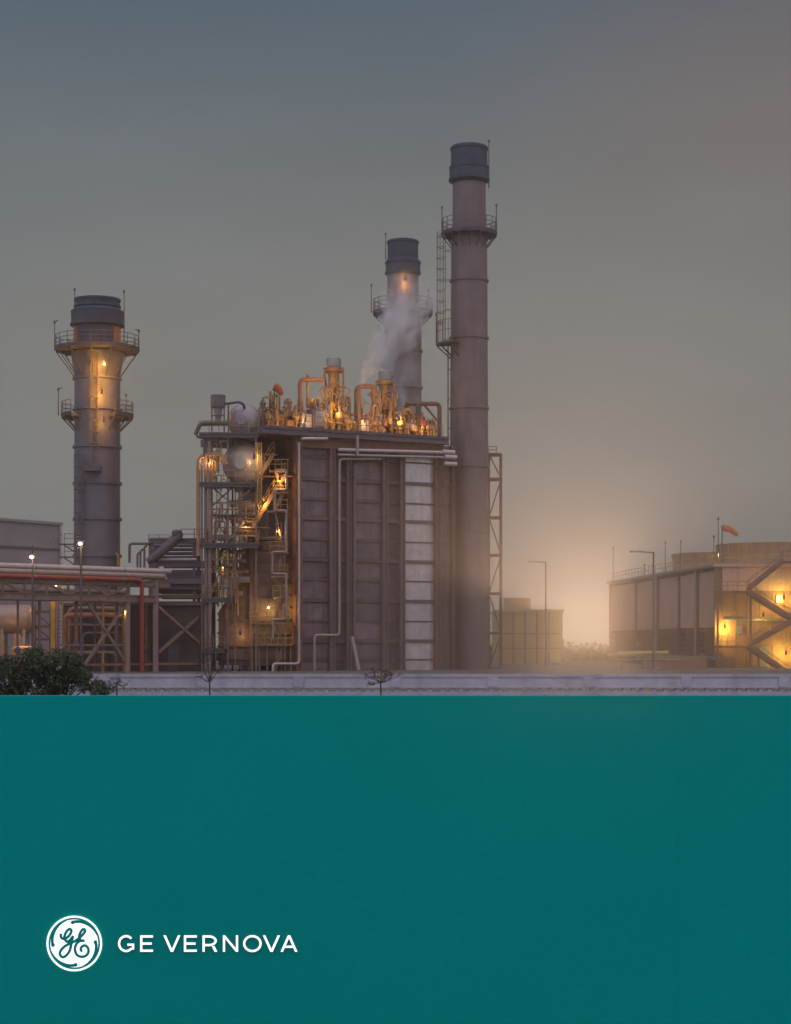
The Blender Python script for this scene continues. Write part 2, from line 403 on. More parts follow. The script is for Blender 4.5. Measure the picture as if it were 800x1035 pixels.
for q in range(4):
    h0 = 94-90*q; inner = []; outer = []
    for i in range(25):
        t = i/24; a = R(h0-t*74)
        ri = 252+48*(t**.85) if t > .06 else 252+10*(1-t/.06)
        ro = min(302.5, 284+34*t**.45) if t > 0 else 280
        inner.append((ecx+ri*k*math.cos(a), ecz+ri*k*math.sin(a))); outer.append((ecx+ro*k*math.cos(a), ecz+ro*k*math.sin(a)))
    head = []
    MB().prism(inner+outer[::-1], WY-.0145, WY-.0121).build('swirl', M['monogram'], emb)
    hc = (ecx+268*k*math.cos(R(h0)), ecz+268*k*math.sin(R(h0)))
    MB().prism([(hc[0]+24*k*math.cos(2*math.pi*i/20), hc[1]+24*k*math.sin(2*math.pi*i/20)) for i in range(20)], WY-.0165, WY-.0146).build('swirl_tip', M['monogram'], emb)
def catmull(pts, m=8):
    o = []
    for i in range(len(pts)-1):
        p0, p1, p2, p3 = pts[max(i-1, 0)], pts[i], pts[i+1], pts[min(i+2, len(pts)-1)]
        for s_ in range(m):
            t = s_/m
            o.append(tuple(.5*((2*p1[c])+(-p0[c]+p2[c])*t+(2*p0[c]-5*p1[c]+4*p2[c]-p3[c])*t*t+(-p0[c]+3*p1[c]-3*p2[c]+p3[c])*t**3) for c in (0, 1)))
    o.append(pts[-1]); return o
strokes = [
    [(228,270),(222,300),(235,326),(262,336),(295,325),(330,293),(354,250),(352,222),(335,213),(308,228),(285,262),(270,305),(277,345),(300,370),(330,360),(358,328),(380,298)],
    [(380,298),(364,352),(352,420),(336,482),(305,532),(262,565),(228,557),(212,525),(222,485),(265,437),(330,398),(400,365),(440,338),(475,308),(512,270),(530,236),(522,216),(500,217),(474,250),(456,298),(463,340),(490,358),(526,360)],
    [(500,358),(455,368),(418,405),(402,460),(415,520),(450,553),(500,562),(550,540),(573,495),(563,447),(530,420),(495,430),(475,460),(483,485),(497,490)],
]
for st in strokes:
    m_ = MB(); pts = [Vector((*ez(*p), 0)) for p in catmull(st)]
    m_.tube([(p.x, WY-.0125, p.y) for p in pts], 17.5*k, 8, flat=.4); m_.build('monogram', M['monogram'], emb)
# letters: strokes laid out on the cap height
LT, LB = Z(945.4, WY), Z(962.0, WY); LH = LT-LB; sw = 2.25*WY/F
def letter(ch, pa, pb):
    x0, x1 = wx(pa), wx(pb); w = x1-x0; polys = []
    def rect(a, b, c, d): polys.append([(a, c), (b, c), (b, d), (a, d)])
    def arc(cx, cz, rx, rz, a0, a1, n=26):
        o = [(cx+rx*math.cos(R(a0+(a1-a0)*i/n)), cz+rz*math.sin(R(a0+(a1-a0)*i/n))) for i in range(n+1)]
        q = [(cx+(rx-sw)*math.cos(R(a0+(a1-a0)*i/n)), cz+(rz-sw)*math.sin(R(a0+(a1-a0)*i/n))) for i in range(n+1)]
        for i in range(n): polys.append([o[i], o[i+1], q[i+1], q[i]])
    zm = (LT+LB)/2
    if ch == 'E':
        rect(x0, x0+sw, LB, LT); rect(x0+sw, x1, LT-sw, LT); rect(x0+sw, x1, LB, LB+sw); rect(x0+sw, x1-w*.1, zm-sw/2, zm+sw/2)
    if ch == 'V': polys.append([(x0, LT), (x0+sw*1.12, LT), ((x0+x1)/2, LB+sw*1.3), (x1-sw*1.12, LT), (x1, LT), ((x0+x1)/2+sw*.55, LB), ((x0+x1)/2-sw*.55, LB)])
    if ch == 'A':
        c = (x0+x1)/2; polys.append([(x0, LB), (x0+sw*1.12, LB), (c, LT-sw*1.3), (x1-sw*1.12, LB), (x1, LB), (c+sw*.55, LT), (c-sw*.55, LT)])
        zb = LB+LH*.24; f = (zb-LB)/LH; f2 = (zb+sw-LB)/LH
        polys.append([(x0+sw*1.12+(w/2-sw*1.12)*f*1.06, zb), (x1-sw*1.12-(w/2-sw*1.12)*f*1.06, zb), (x1-sw*1.12-(w/2-sw*1.12)*f2*1.1, zb+sw), (x0+sw*1.12+(w/2-sw*1.12)*f2*1.1, zb+sw)])
    if ch == 'N':
        rect(x0, x0+sw, LB, LT); rect(x1-sw, x1, LB, LT); polys.append([(x0+sw, LT), (x0+sw, LT-sw*1.5), (x1-sw, LB), (x1-sw, LB+sw*1.5)])
    if ch == 'O': arc((x0+x1)/2, zm, w/2, LH/2+.002, 0, 360, 48)
    if ch == 'G':
        arc((x0+x1)/2, zm, w/2, LH/2+.002, 42, 322, 40); rect(x1-sw, x1, LB+LH*.14, zm-sw*.0); rect(x1-w*.42, x1-sw, zm-sw, zm)
    if ch == 'R':
        rect(x0, x0+sw, LB, LT); bh = LH*.66; cz = LT-bh/2; rx = w*.52; xb = x1-rx-w*.04
        rect(x0+sw, xb, LT-sw, LT); rect(x0+sw, xb, LT-bh, LT-bh+sw); arc(xb, cz, rx, bh/2, -90, 90, 22)
        polys.append([(x1-sw*2.5, LT-bh-.0003), (x1-sw*1.2, LT-bh-.0003), (x1, LB), (x1-sw*1.25, LB)])
    m_ = MB(); rt_ = MB()
    for p_ in polys: m_.prism(p_, WY-.0125, WY-.0115); rt_.prism(p_, WY-.0114, WY)
    rt_.build('letter_return', M['monogram'], m_.build('letter', M['sign'], sign))
for ch, a, b in (('G', 119.6, 136), ('E', 142, 155), ('V', 165.5, 182.7), ('E', 186.2, 199.3), ('R', 205, 220), ('N', 225.6, 241), ('O', 246, 264.8), ('V', 266, 283.4), ('A', 283.8, 301)):
    letter(ch, a, b)

# ------------------------------------------------------------------ white yard wall
VY = 60.0
yw = thing('yard_wall', 'low whitewashed wall with a row of vent slots, in front of the plant', 'wall', (0, VY, 0))
zt, z1, z2 = Z(681.5, VY), Z(695.5, VY), Z(699.0, VY)
MB().box(-30, 30, VY, VY+.2, z1, zt-.10).build('wall_band', M['wallwhite'], yw)
MB().box(-30, 30, VY-.03, VY+.23, zt-.10, zt).build('coping', M['wallwhite'], yw)
MB().box(-30, 30, VY-.02, VY+.2, 0, z2).build('wall_base', M['wallwhite'], yw)
blk = MB(); x = -30
while x < 30:
    wdt = random.uniform(.09, .14); blk.box(x, x+wdt, VY+.01, VY+.19, z2, z1); x += wdt+random.choice((.16, .2, .2, .26))
for i in range(-9, 10):
    MB().box(i*3.1-.16, i*3.1+.16, VY-.05, VY+.25, z1+.035, zt-.103).build('pier', M['wallwhite'], yw)
tag(blk.build('slot_blocks', M['wallwhite'], yw), kind='stuff')
led = MB().box(-30, 30, VY-.035, VY-.001, z1-.002, z1+.03); led.build('ledge', M['wallwhite'], yw)

# ------------------------------------------------------------------ chimney stacks
def ring_pts(c, r, z, a0, a1, n): return [Vector((c.x+r*math.cos(R(a0+(a1-a0)*i/n)), c.y+r*math.sin(R(a0+(a1-a0)*i/n)), z)) for i in range(n+1)]
def platform(root, c, Y, py, r_in, r_out, py_rail, py_br, a0=0, a1=360, nb=16, rail_mat=None):
    z = Z(py, Y); th = .22; full = abs(a1-a0) >= 359.9
    mb = MB(); mb.lathe([(r_in, z-th), (r_out, z-th), (r_out, z), (r_in, z)], (c.x, c.y, 0), 48, a0, a1, True)
    mb.lathe([(r_out, z-.04), (r_out+.05, z-.04), (r_out+.05, z+.16), (r_out, z+.16)], (c.x, c.y, 0), 48, a0, a1, True)
    pf = mb.build('platform', M['steel'], root)
    rl = MB(); h = Z(py_rail, Y)-z; pts = ring_pts(c, r_out-.02, z, a0, a1, 40)
    if full: pts = pts[:-1]
    for q in (h, h*.66, h*.33): rl.tube([p+Vector((0, 0, q)) for p in pts], .035, 6, closed=full)
    for p in pts[::2]: rl.tube([p, p+Vector((0, 0, h))], .035, 6)
    rl.build('railing', rail_mat or M['steelp'], pf)
    zb = Z(py_br, Y)
    for i in range(nb+(0 if full else 1)):
        a = R(a0+(a1-a0)*i/nb); u = Vector((math.cos(a), math.sin(a), 0))
        br = MB(); br.bar(Vector((c.x, c.y, z-th-.07))+u*r_in, Vector((c.x, c.y, z-th-.07))+u*(r_out-.03), .12)
        br.bar(Vector((c.x, c.y, z-th-.12))+u*(r_out-.1), Vector((c.x, c.y, zb))+u*(r_in*.99), .085)
        br.build('bracket', M['steel'], pf)
    return pf
def ladder(root, c, r, ang, z0, z1, cage=True, w=.5, m=None, gap=.28):
    u = Vector((math.cos(R(ang)), math.sin(R(ang)), 0)); s = Vector((-u.y, u.x, 0)); b = Vector((c.x, c.y, 0))+u*(r+gap)
    mb = MB()
    for k_ in (-1, 1): mb.bar(b+s*k_*w/2+Vector((0, 0, z0)), b+s*k_*w/2+Vector((0, 0, z1)), .07)
    z = z0+.2
    while z < z1: mb.tube([b-s*w/2+Vector((0, 0, z)), b+s*w/2+Vector((0, 0, z))], .022, 5); z += .42
    z = z0+.6
    while z < z1:
        for k_ in (-1, 1): mb.bar(b+s*k_*w/2+Vector((0, 0, z)), b+s*k_*w/2-u*gap+Vector((0, 0, z)), .05)
        z += 3
    ld = mb.build('ladder', m or M['steelp'], root)
    if cage:
        cg = MB(); cr_ = .45
        def hoop(z): return [b+Vector((0, 0, z))+s*w/2*math.cos(t)*1.3+u*cr_*1.7*math.sin(t) for t in [math.pi*i/10 for i in range(11)]]
        z = z0+2.2
        while z < z1: cg.tube(hoop(z), .035, 5); z += 1.1
        for i in (1, 3, 5, 7, 9): cg.tube([hoop(z0+2.2)[i], hoop(z1)[i]], .024, 5)
        cg.build('ladder_cage', m or M['steelp'], ld)
    return ld
def rod(root, p0, p1, r=.05, name='lightning_rod', tip=True, m=None):
    mb = MB().tube([p0, p1], [r, r*.6], 6)
    if tip: mb.obox(Vector(p1)-Vector((0, 0, .15)), (.09, 0, 0), (0, .09, 0), (0, 0, .12))
    return mb.build(name, m or M['steel'], root)

# left stack
Y = 182.0; s1 = Y/F; c = P(98.5, 678, Y); c.z = 0
L = thing('chimney_stack', 'short wide grey steel chimney stack with two ringed platforms, rising over the pipe rack', 'chimney', c)
zz = lambda py: Z(py, Y)
MB().lathe([(23*s1, 0), (23*s1, zz(383)), (22.6*s1, zz(375)), (23.2*s1, zz(353))], c, 56).build('shaft', M['stack'], L)
MB().lathe([(23.2*s1, zz(353)), (23.4*s1, zz(330))], c, 56).build('upper_shaft', M['cap'], L)
for a0 in (-38, 186):
    MB().lathe([(23.35*s1, zz(352)), (23.9*s1, zz(352)), (23.9*s1, zz(331.5)), (23.35*s1, zz(331.5))], c, 10, a0, a0+32, True).build('orange_panel', M['orange'], L)  # raised orange panel on each side of the upper shaft
MB().lathe([(23.4*s1, zz(331)), (26*s1, zz(329)), (26.4*s1, zz(317)), (24*s1, zz(314)), (22.3*s1, zz(311)), (22.5*s1, zz(304)), (21.6*s1, zz(302.5)), (20.8*s1, zz(302.5)), (20.8*s1, zz(312)), (0.01, zz(312))], c, 56).build('cap', M['cap'], L)
for py, r in ((328.5, 26.8), (316, 26.2), (310, 23.2), (303.5, 23.0)):
    MB().lathe([(r*s1-.08, zz(py)-.1), (r*s1+.05, zz(py)-.1), (r*s1+.05, zz(py)+.1), (r*s1-.08, zz(py)+.1)], c, 56).build('ring_band', M['cap'], L)
for py in (383, 414, 452, 489, 525, 562):
    MB().lathe([(23*s1-.05, zz(py)-.13), (23*s1+.17, zz(py)-.13), (23*s1+.17, zz(py)+.13), (23*s1-.05, zz(py)+.13)], c, 56).build('ring_band', M['stack'], L)
MB().lathe([(23*s1, zz(381)), (26.5*s1, zz(357)), (23.1*s1, zz(356.5))], c, 56).build('skirt', M['stack'], L)
platform(L, c, Y, 353, 23.5*s1, 42*s1, 340, 381, nb=12)
platform(L, c, Y, 420, 23.1*s1, 36*s1, 407, 436, a0=-52, a1=232, nb=14)
mb = MB(); 
for k_ in range(4):
    for q in (-1, 1):
        pass
mb.box(c.x-6*s1, c.x+6*s1, c.y-23.9*s1, c.y-23.2*s1, zz(350), zz(338)); mb.build('access_door', M['cap'], L)
MB().box(c.x-8*s1, c.x+8*s1, c.y-23*s1-1.3, c.y-23*s1+.1, zz(479), zz(474)).build('landing', M['steel'], L)
ladder(L, c, 23*s1, -88, zz(474), zz(356), True, .6, M['tan'])
ladder(L, c, 23*s1, -122, zz(600), zz(461), True, .6, M['steelp'])
rl = MB().railing([Vector((c.x-17*s1, c.y-21*s1-1.0, zz(474))), Vector((c.x-8*s1, c.y-23*s1-1.3, zz(474))), Vector((c.x+8*s1, c.y-23*s1-1.3, zz(474)))], 1.1, .03, 1).build('landing_rail', M['steelp'], L)
for px, p0, p1, dy in ((75.5, 352, 291, 14), (125.5, 352, 293, 12), (55.2, 354, 324, 0), (140.5, 354, 333, 0), (59, 420, 392, 0), (127.5, 420, 398, 4)):
    rod(L, P(px, p0, Y+dy*s1), P(px, p1, Y+dy*s1), .055)
for px, p1, sgn in ((55.2, 324.5, 1), (140.5, 333.5, -1), (59, 392.5, 1), (127.5, 398.5, -1)):
    MB().bar(P(px, p1, Y), P(px+sgn*4, p1-.5, Y), .08).build('lamp_arm', M['steel'], L)
for px, py, a in ((68, 547, 1), (68, 560, 1)):
    st = MB(); st.box(X(62, Y), X(77, Y), Y-1.2, Y, zz(py+4), zz(py+3)); st.bar(P(65, py+4, Y-1), P(77, py+12, Y-1), .12); st.railing([P(65, py+3, Y-1.2), P(76, py+3, Y-1.2)], 1.0, .03, .8); st.build('side_step', M['steel'], L)
glow_lamp(P(105.5, 368, Y-23*s1-1.8), 330, 'yellow lamp lighting the ladder below the upper ring of the left chimney', col=(1, .50, .07), shield=False)

glow_lamp(P(103, 396, Y-23*s1-1.3), 150, 'added amber fill lamp halfway down the upper ladder of the left chimney', col=(1, .48, .06), r=.1)  # extra lamp, added to stretch the glow down the ladder
glow_lamp(P(105, 425, Y-23*s1-1.3), 60, 'added faint amber fill lamp lowest on the upper ladder of the left chimney', col=(1, .48, .06), r=.08)  # second extra lamp, carries that glow further down
# middle stack
Y = 208.0; s2 = Y/F; c = P(407.5, 678, Y); c.z = 0; zz = lambda py: Z(py, Y)
Ms = thing('chimney_stack', 'middle brown chimney stack behind the boiler roof, steam drifting across it', 'chimney', c)
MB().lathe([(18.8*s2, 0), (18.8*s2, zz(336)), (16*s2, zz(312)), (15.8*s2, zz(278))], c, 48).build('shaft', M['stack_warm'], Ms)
MB().lathe([(15.8*s2, zz(279)), (17.6*s2, zz(277)), (17.6*s2, zz(264)), (15.6*s2, zz(262)), (15.4*s2, zz(244)), (14.6*s2, zz(243)), (14.6*s2, zz(250)), (.01, zz(250))], c, 48).build('cap', M['cap'], Ms)
for py, r in ((276, 17.7), (266, 17.7), (245, 15.8)):
    MB().lathe([(r*s2-.08, zz(py)-.1), (r*s2+.06, zz(py)-.1), (r*s2+.06, zz(py)+.1), (r*s2-.08, zz(py)+.1)], c, 48).build('ring_band', M['cap'], Ms)
for py in (355, 392):
    MB().lathe([(18.8*s2-.05, zz(py)-.12), (18.8*s2+.15, zz(py)-.12), (18.8*s2+.15, zz(py)+.12), (18.8*s2-.05, zz(py)+.12)], c, 48).build('ring_band', M['stack_warm'], Ms)
platform(Ms, c, Y, 316, 16.5*s2, 30*s2, 303, 332, nb=16)
for px, p0, p1 in ((375.5, 316, 287), (433.5, 316, 292), (390, 262, 235)): rod(Ms, P(px, p0, Y), P(px, p1, Y), .055)
ladder(Ms, c, 18.8*s2, -110, 12, zz(318), True, .6)
glow_lamp(P(410, 282, Y-16*s2-1.3), 140, 'orange lamp under the dark cap of the middle chimney', col=(1, .48, .08))

# tall stack
Y = 191.0; s3 = Y/F; c = P(474.5, 678, Y); c.z = 0; zz = lambda py: Z(py, Y)
T = thing('chimney_stack', 'tallest chimney stack, slender and brown, right of the boiler block', 'chimney', c)
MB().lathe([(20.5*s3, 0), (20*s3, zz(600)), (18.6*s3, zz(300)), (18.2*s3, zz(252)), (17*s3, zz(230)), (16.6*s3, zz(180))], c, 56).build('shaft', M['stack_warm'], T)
MB().lathe([(16.6*s3, zz(186)), (20*s3, zz(183)), (20*s3, zz(172)), (18.6*s3, zz(169)), (18.4*s3, zz(151)), (17.6*s3, zz(148)), (16.6*s3, zz(148)), (16.6*s3, zz(158)), (.01, zz(158))], c, 56).build('cap', M['cap'], T)
for py, r in ((182, 20.2), (170, 19.6), (150.5, 18.6)):
    MB().lathe([(r*s3-.08, zz(py)-.1), (r*s3+.06, zz(py)-.1), (r*s3+.06, zz(py)+.1), (r*s3-.08, zz(py)+.1)], c, 56).build('ring_band', M['cap'], T)
for py, r in ((284, 18.6), (342, 18.9), (413, 19.2), (472, 19.5), (538, 19.8), (604, 20)):
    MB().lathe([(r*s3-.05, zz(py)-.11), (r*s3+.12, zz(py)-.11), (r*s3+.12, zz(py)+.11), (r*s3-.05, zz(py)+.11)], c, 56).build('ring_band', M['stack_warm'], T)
platform(T, c, Y, 236, 17.3*s3, 28*s3, 222, 252, nb=16)
cc = Vector((c.x, c.y, 0))
ladder(T, cc, 19*s3, 196, zz(350), zz(236), True, .75, M['tan'], .75)
MB().lathe([(18.8*s3, zz(349.5)), (33*s3, zz(349.5)), (33*s3, zz(347.5)), (18.8*s3, zz(347.5))], c, 10, 172, 236, True).build('landing', M['steel'], T)
MB().railing(ring_pts(c, 32.6*s3, zz(348), 172, 236, 8), 2.2, .035, 1).build('landing_rail', M['tan'], T)
lb = MB()
for a in (176, 204, 232):
    u = Vector((math.cos(R(a)), math.sin(R(a)), 0)); lb.bar(Vector((c.x, c.y, zz(350)))+u*32*s3, Vector((c.x, c.y, zz(362)))+u*18.8*s3, .12)
lb.build('landing_bracket', M['steel'], T)
ladder(T, cc, 19*s3, 186, zz(678), zz(350), False, .5, M['tan'], .25)
for px, p0, p1, d in ((494.4, 190, 141, 0), (441.2, 349, 316, -8), (502, 236, 206, 0), (447, 236, 208, 0)): rod(T, P(px, p0, Y+d*s3), P(px, p1, Y+d*s3), .06)

# ------------------------------------------------------------------ lattice pipe tower beside the tall stack
Y = 194.0; lt = thing('lattice_tower', 'narrow rust coloured lattice tower against the tall chimney', 'tower', P(500, 678, Y)*1)
lt.location.z = 0
for dx in (494.5, 506.8):
    for dy in (0, 1.4): MB().bar((X(dx, Y), Y+dy, 0), (X(dx, Y), Y+dy, Z(459, Y)), .22).build('post', M['rust'], lt)
lv = [459, 484, 523, 561, 600, 640, 676]
for a in lv:
    for dy in (-.02, 1.42): MB().bar((X(494.5, Y), Y+dy, Z(a, Y)), (X(506.8, Y), Y+dy, Z(a, Y)), .2, .26).build('cross_beam', M['rust'], lt)
for i, (a, b) in enumerate(zip(lv, lv[1:])):
    l, r = (494.5, 506.8) if i % 2 == 0 else (506.8, 494.5)
    m_ = MB(); m_.bar((X(l, Y), Y, Z(a, Y)), (X(r, Y), Y, Z(b, Y)), .12)
    m_.build('diagonal_brace', M['rust'], lt)
tp = MB().railing([(X(494.5, Y), Y, Z(459, Y)), (X(502, Y), Y, Z(459, Y))], .8, .035, .6); tp.build('top_rail', M['rust'], lt)

# ------------------------------------------------------------------ boiler block
FA = Face(300, 178, 456, 186.5); FE = Face(250, 190.5, 300, 178)
B = thing('boiler_block', 'tall mauve steel boiler block with ribbed panels, columns and light pipes, at the plant centre', 'building', FA.pz(378, 0))
DEPTH = 12.5
zr = FA.z(446)
core = MB(); FA.box(core, 300.4, 455.5, 0, zr, -DEPTH, -.35); core.build('core_wall', M['facade_dark'], B)
GL = [465.5, 487, 507.5, 526, 547, 567, 587, 607.5, 628, 648, 667]
bays = [(304, 332, 'facade'), (337.4, 349, 'facade_dark'), (357, 385.5, 'facade'), (391, 403, 'facade_dark'), (408, 438.5, 'silver'), (443.5, 455.5, 'facade')]
for a, b, mm in bays:
    lv = [446]+GL+[680]
    for y0, y1 in zip(lv, lv[1:]):
        m_ = MB(); FA.box(m_, a, b, max(0, FA.z(y1)), FA.z(y0)-.02, -.35, -.12 if mm != 'silver' else -.05)
        if mm == 'facade':    # raised pan in each panel
            FA.box(m_, a+(b-a)*.04, b-(b-a)*.04, max(0, FA.z(y1))+.22, FA.z(y0)-.3, -.12, -.06)
        m_.build('wall_panel', M[mm], B)
for i, py in enumerate(GL):
    thick = i % 2 == 1
    m_ = MB(); h = .17 if thick else .08; o = .12 if thick else .02
    for a, b, mm in bays: FA.box(m_, a, b, FA.z(py)-h, FA.z(py)+h, -.12 if mm != 'silver' else -.05, o)
    m_.build('girder' if thick else 'stiffener', M['girder' if i != 3 else 'column'], B)
for a, b, mm in ((297.5, 304, 'rust'), (332, 337.4, 'column'), (349, 357-3.4, 'column'), (353.6, 357, 'facade_dark'), (385.5, 391, 'column'), (403, 408, 'column'), (438.5, 443.5, 'rust'), (455.5, 458, 'rust')):
    m_ = MB(); FA.box(m_, a, b, 0, zr+.02, -.35, .28)
    FA.box(m_, a, a+(b-a)*.22, 0, zr-.3, .28, .42); FA.box(m_, b-(b-a)*.22, b, 0, zr-.3, .28, .42)
    m_.build('column', M[mm], B)
# roof deck and its edge
dk = MB(); FA.box(dk, 262, 449, zr+.02, zr+.75, -DEPTH-1, .9); dk.build('roof_deck', M['steelp'], B)
ed = MB(); FA.box(ed, 262, 449, zr+.50, zr+.78, .9, 1.05); FA.box(ed, 262, 449, zr+.0, zr+.14, .9, 1.05); ed.build('deck_edge', M['steel'], B)
fs_ = MB(); FA.box(fs_, 304, 446, zr-1.0, zr+.02, .3, .42); fs_.build('fascia', M['rust'], B)
zd = zr+.75
MB().railing([FA.pz(262, zd, .85), FA.pz(448, zd, .85)], 1.15, .035, 1.4).build('railing', M['warmpipe'], B)
MB().railing([FA.pz(262, zd, -DEPTH), FA.pz(448, zd, -DEPTH)], 1.15, .035, 1.6).build('railing', M['warmpipe'], B)
# pipes on the face
for nm, pts, r, mm in (
    ('downpipe', [(302.5, 447, .75), (302.5, 671, .75), (276, 671, .75), (276, 678.5, .75)], .13, 'palepipe'),
    ('downpipe', [(386, 464, .7), (343.3, 464, .7), (343.3, 642, .7), (318, 642, .7), (318, 679, .7)], .13, 'beigepipe'),
    ('downpipe', [(358.6, 470, .6), (358.6, 645, .6)], .16, 'column'),
    ('downpipe', [(361.5, 440, 1.15), (361.5, 461, 1.15)], .15, 'beigepipe'),
    ('header_pipe', [(342, 454.5, 1.0), (455, 457.5, 1.0)], .17, 'palepipe'),
    ('header_pipe', [(342, 459.5, .9), (462, 462.5, .9)], .13, 'palepipe'),
    ('header_pipe', [(305, 443.5, 1.3), (331, 443.5, 1.3)], .16, 'palepipe'),
    ('downpipe', [(356, 644, 1.2), (363, 680, 2.4)], .2, 'beigepipe'),
    ('downpipe', [(451, 470, .5), (451, 668, .5)], .09, 'rust'),
):
    m_ = MB(); q = [FA.pt(*p) for p in pts]
    for i in range(len(q)):
        q[i].z = max(q[i].z, .02)
    m_.pipe(q, r, 10, .35); m_.build(nm, M[mm], B)
m_ = MB()
for px, py in ((455, 457), (457, 462), (457, 469)):
    p = FA.pt(px, py, 1.0); m_.tube([p-FA.d*.9, p+FA.d*.5], .24, 10)
m_.build('pipe_lagging', M['palepipe'], B)
# end wall (towards the left): upper rusty sheet, lower panels
lv2 = [446, 470, 495, 520, 543, 556, 567, 579, 591, 603, 615, 627, 640, 653, 666, 680]
for y0, y1 in zip(lv2, lv2[1:]):
    m_ = MB(); up = y1 <= 543
    FE.box(m_, 263 if up else 257, 297, max(0, FE.z(y1)), FE.z(y0)-.03, .0, .18); m_.build('end_panel', M['rust' if up else 'facade'], B)
    m_ = MB(); FE.box(m_, 262 if up else 257, 297, FE.z(y0)-.09, FE.z(y0)+.07, .18, .36); m_.build('stiffener', M['girder'], B)
for px in (256, 276):
    m_ = MB(); FE.box(m_, px-1.6, px+1.6, 0, FE.z(546 if px < 260 else 446), .36, .6); m_.build('column', M['column'], B)

# slanted inlet duct
Y = 180.2
D = thing('inlet_duct', 'slant sided ribbed steel duct joining the left end of the boiler block', 'duct', (X(240, Y), Y, 0))
poly = [(X(296, Y), Z(546, Y)), (X(253, Y), Z(547, Y)), (X(250, Y), Z(553, Y)), (X(233, Y), Z(603, Y)), (X(221, Y), Z(622, Y)), (X(221, Y), .5), (X(296, Y), .5)]
MB().prism(poly, Y, Y+6).build('duct_body', M['facade'], D)
def leftx(z):
    for (xa, za), (xb, zb) in zip(poly, poly[1:]):
        if zb <= z <= za: return xa+(xb-xa)*(za-z)/(za-zb)
    return X(221, Y)
for py in (556, 567, 579, 591, 603, 615, 627, 640, 653, 666):
    z = Z(py, Y); MB().box(leftx(z)-.1, X(296, Y), Y-.2, Y+.02, z-.09, z+.09).build('stiffener', M['girder'], D)
e = MB()
for (xa, za), (xb, zb) in list(zip(poly, poly[1:]))[1:4]: e.bar((xa, Y-.12, za), (xb, Y-.12, zb), .25, .3)
e.build('edge_flange', M['column'], D)
MB().box(X(252.5, Y), X(256, Y), Y-.36, Y-.2, 0, Z(547, Y)).build('column', M['column'], D)
MB().box(X(251, Y), X(298, Y), Y-.7, Y+6, Z(546, Y)+.02, Z(542.5, Y)).build('top_plate', M['steelp'], D)
MB().box(X(222, Y), X(226, Y), Y+.3, Y+.8, 0, .5).build('foot', M['concrete'], D); MB().box(X(250, Y), X(254, Y), Y+.3, Y+.8, 0, .5).build('foot', M['concrete'], D)

# stair tower on the end wall
Y = 176.5
S = thing('stair_tower', 'yellow caged access stair climbing the left end of the boiler block', 'stair', (X(283, Y), Y, 0))
pts = [(278,475),(289.5,475),(289.5,495),(278,495),(278,516),(289.5,516),(289.5,558),(275.5,558),(275.5,580),(289.5,580),(289.5,626),(276,626),(276,646)]
MB().pipe([P(a, b, Y) for a, b in pts], .12, 8, .2).build('handrail_frame', M['beigepipe'], S)
for px in (279.5, 284.5, 288): MB().bar(P(px, 528, Y+.3), (X(px, Y), Y+.3, 0), .11).build('post', M['tan'], S)
for py, a, b in ((475, 272, 291), (497, 276, 291), (516, 270, 291), (558, 273, 291), (582, 274, 291), (603, 276, 291), (629, 253, 293), (651, 253, 296)):
    m_ = MB().box(X(a, Y), X(b, Y), Y, Y+1.5, Z(py+1, Y)-.05, Z(py, Y)); pf = m_.build('landing', M['warmpipe'], S)
    MB().railing([P(a, py, Y+.05), P(b, py, Y+.05)], 1.0, .03, .7).build('railing', M['yellow'], pf)
for i, (y0, y1) in enumerate(((497, 475), (516, 497), (558, 516), (582, 558), (603, 582), (629, 603), (651, 629), (678, 651))):
    a, b = ((278, 287) if i % 2 else (287, 278)); m_ = MB(); m_.bar(P(a, y0, Y+.6), P(b, y1, Y+.6), .12, .3)
    for j in range(8):
        q = P(a, y0, Y+.6).lerp(P(b, y1, Y+.6), (j+.5)/8); m_.box(q.x-.14, q.x+.14, Y+.65, Y+1.3, q.z-.03, q.z+.03)
    m_.build('stair_flight', M['warmpipe'], S)
m_ = MB().box(X(254, Y), X(275, Y), Y+.6, Y+2.2, Z(640, Y), Z(631, Y)); m_.build('pump_cabinet', M['yellow'], S)
for i in range(9):
    px = 256+i*2.2; MB().pipe([P(px, 640, Y+.5), P(px, 644+i % 3, Y+.3), P(px+1.4, 648, Y+.4)], .06, 6).build('small_pipe', M['warmpipe'], S)
for px in (255, 262, 270, 294): MB().bar(P(px, 650, Y+.4), (X(px, Y), Y+.4, 0), .13).build('post', M['tan'], S)
for (x0, y0, x1, y1) in ((256, 532, 288, 480), (263, 480, 277, 458)):
    m_ = MB()
    for dy in (.9, 1.9): m_.bar(P(x0, y0, Y+dy), P(x1, y1, Y+dy), .12, .4)
    for j in range(18): q = P(x0, y0, Y+1.4).lerp(P(x1, y1, Y+1.4), (j+.5)/18); m_.box(q.x-.14, q.x+.14, Y+.96, Y+1.84, q.z-.03, q.z+.03)
    f_ = m_.build('stair_flight', M['warmpipe'], S); MB().railing([P(x0, y0-2, Y+.85), P(x1, y1-2, Y+.85)], 1.0, .035, .9).build('handrail', M['yellow'], f_)
for py, a, b in ((480, 262, 296), (532, 250, 272), (458, 260, 280)): MB().box(X(a, Y), X(b, Y), Y+.8, Y+2.2, Z(py+1.2, Y), Z(py, Y)).build('landing', M['rust'], S)
glow_lamp(P(266, 508, Y+.3), 60, 'orange lamp under the sloping stair flight beside the drums', col=(1, .52, .14), r=.09)
glow_lamp(P(281, 536, Y+.2), 40, 'small orange lamp over the purple top plate of the ribbed duct', col=(1, .52, .16), r=.07)
glow_lamp(P(271.5, 614, Y+2.1), 110, 'bright yellow lamp over the lower stair landing of the boiler block', col=(1, .58, .14), shield=False)
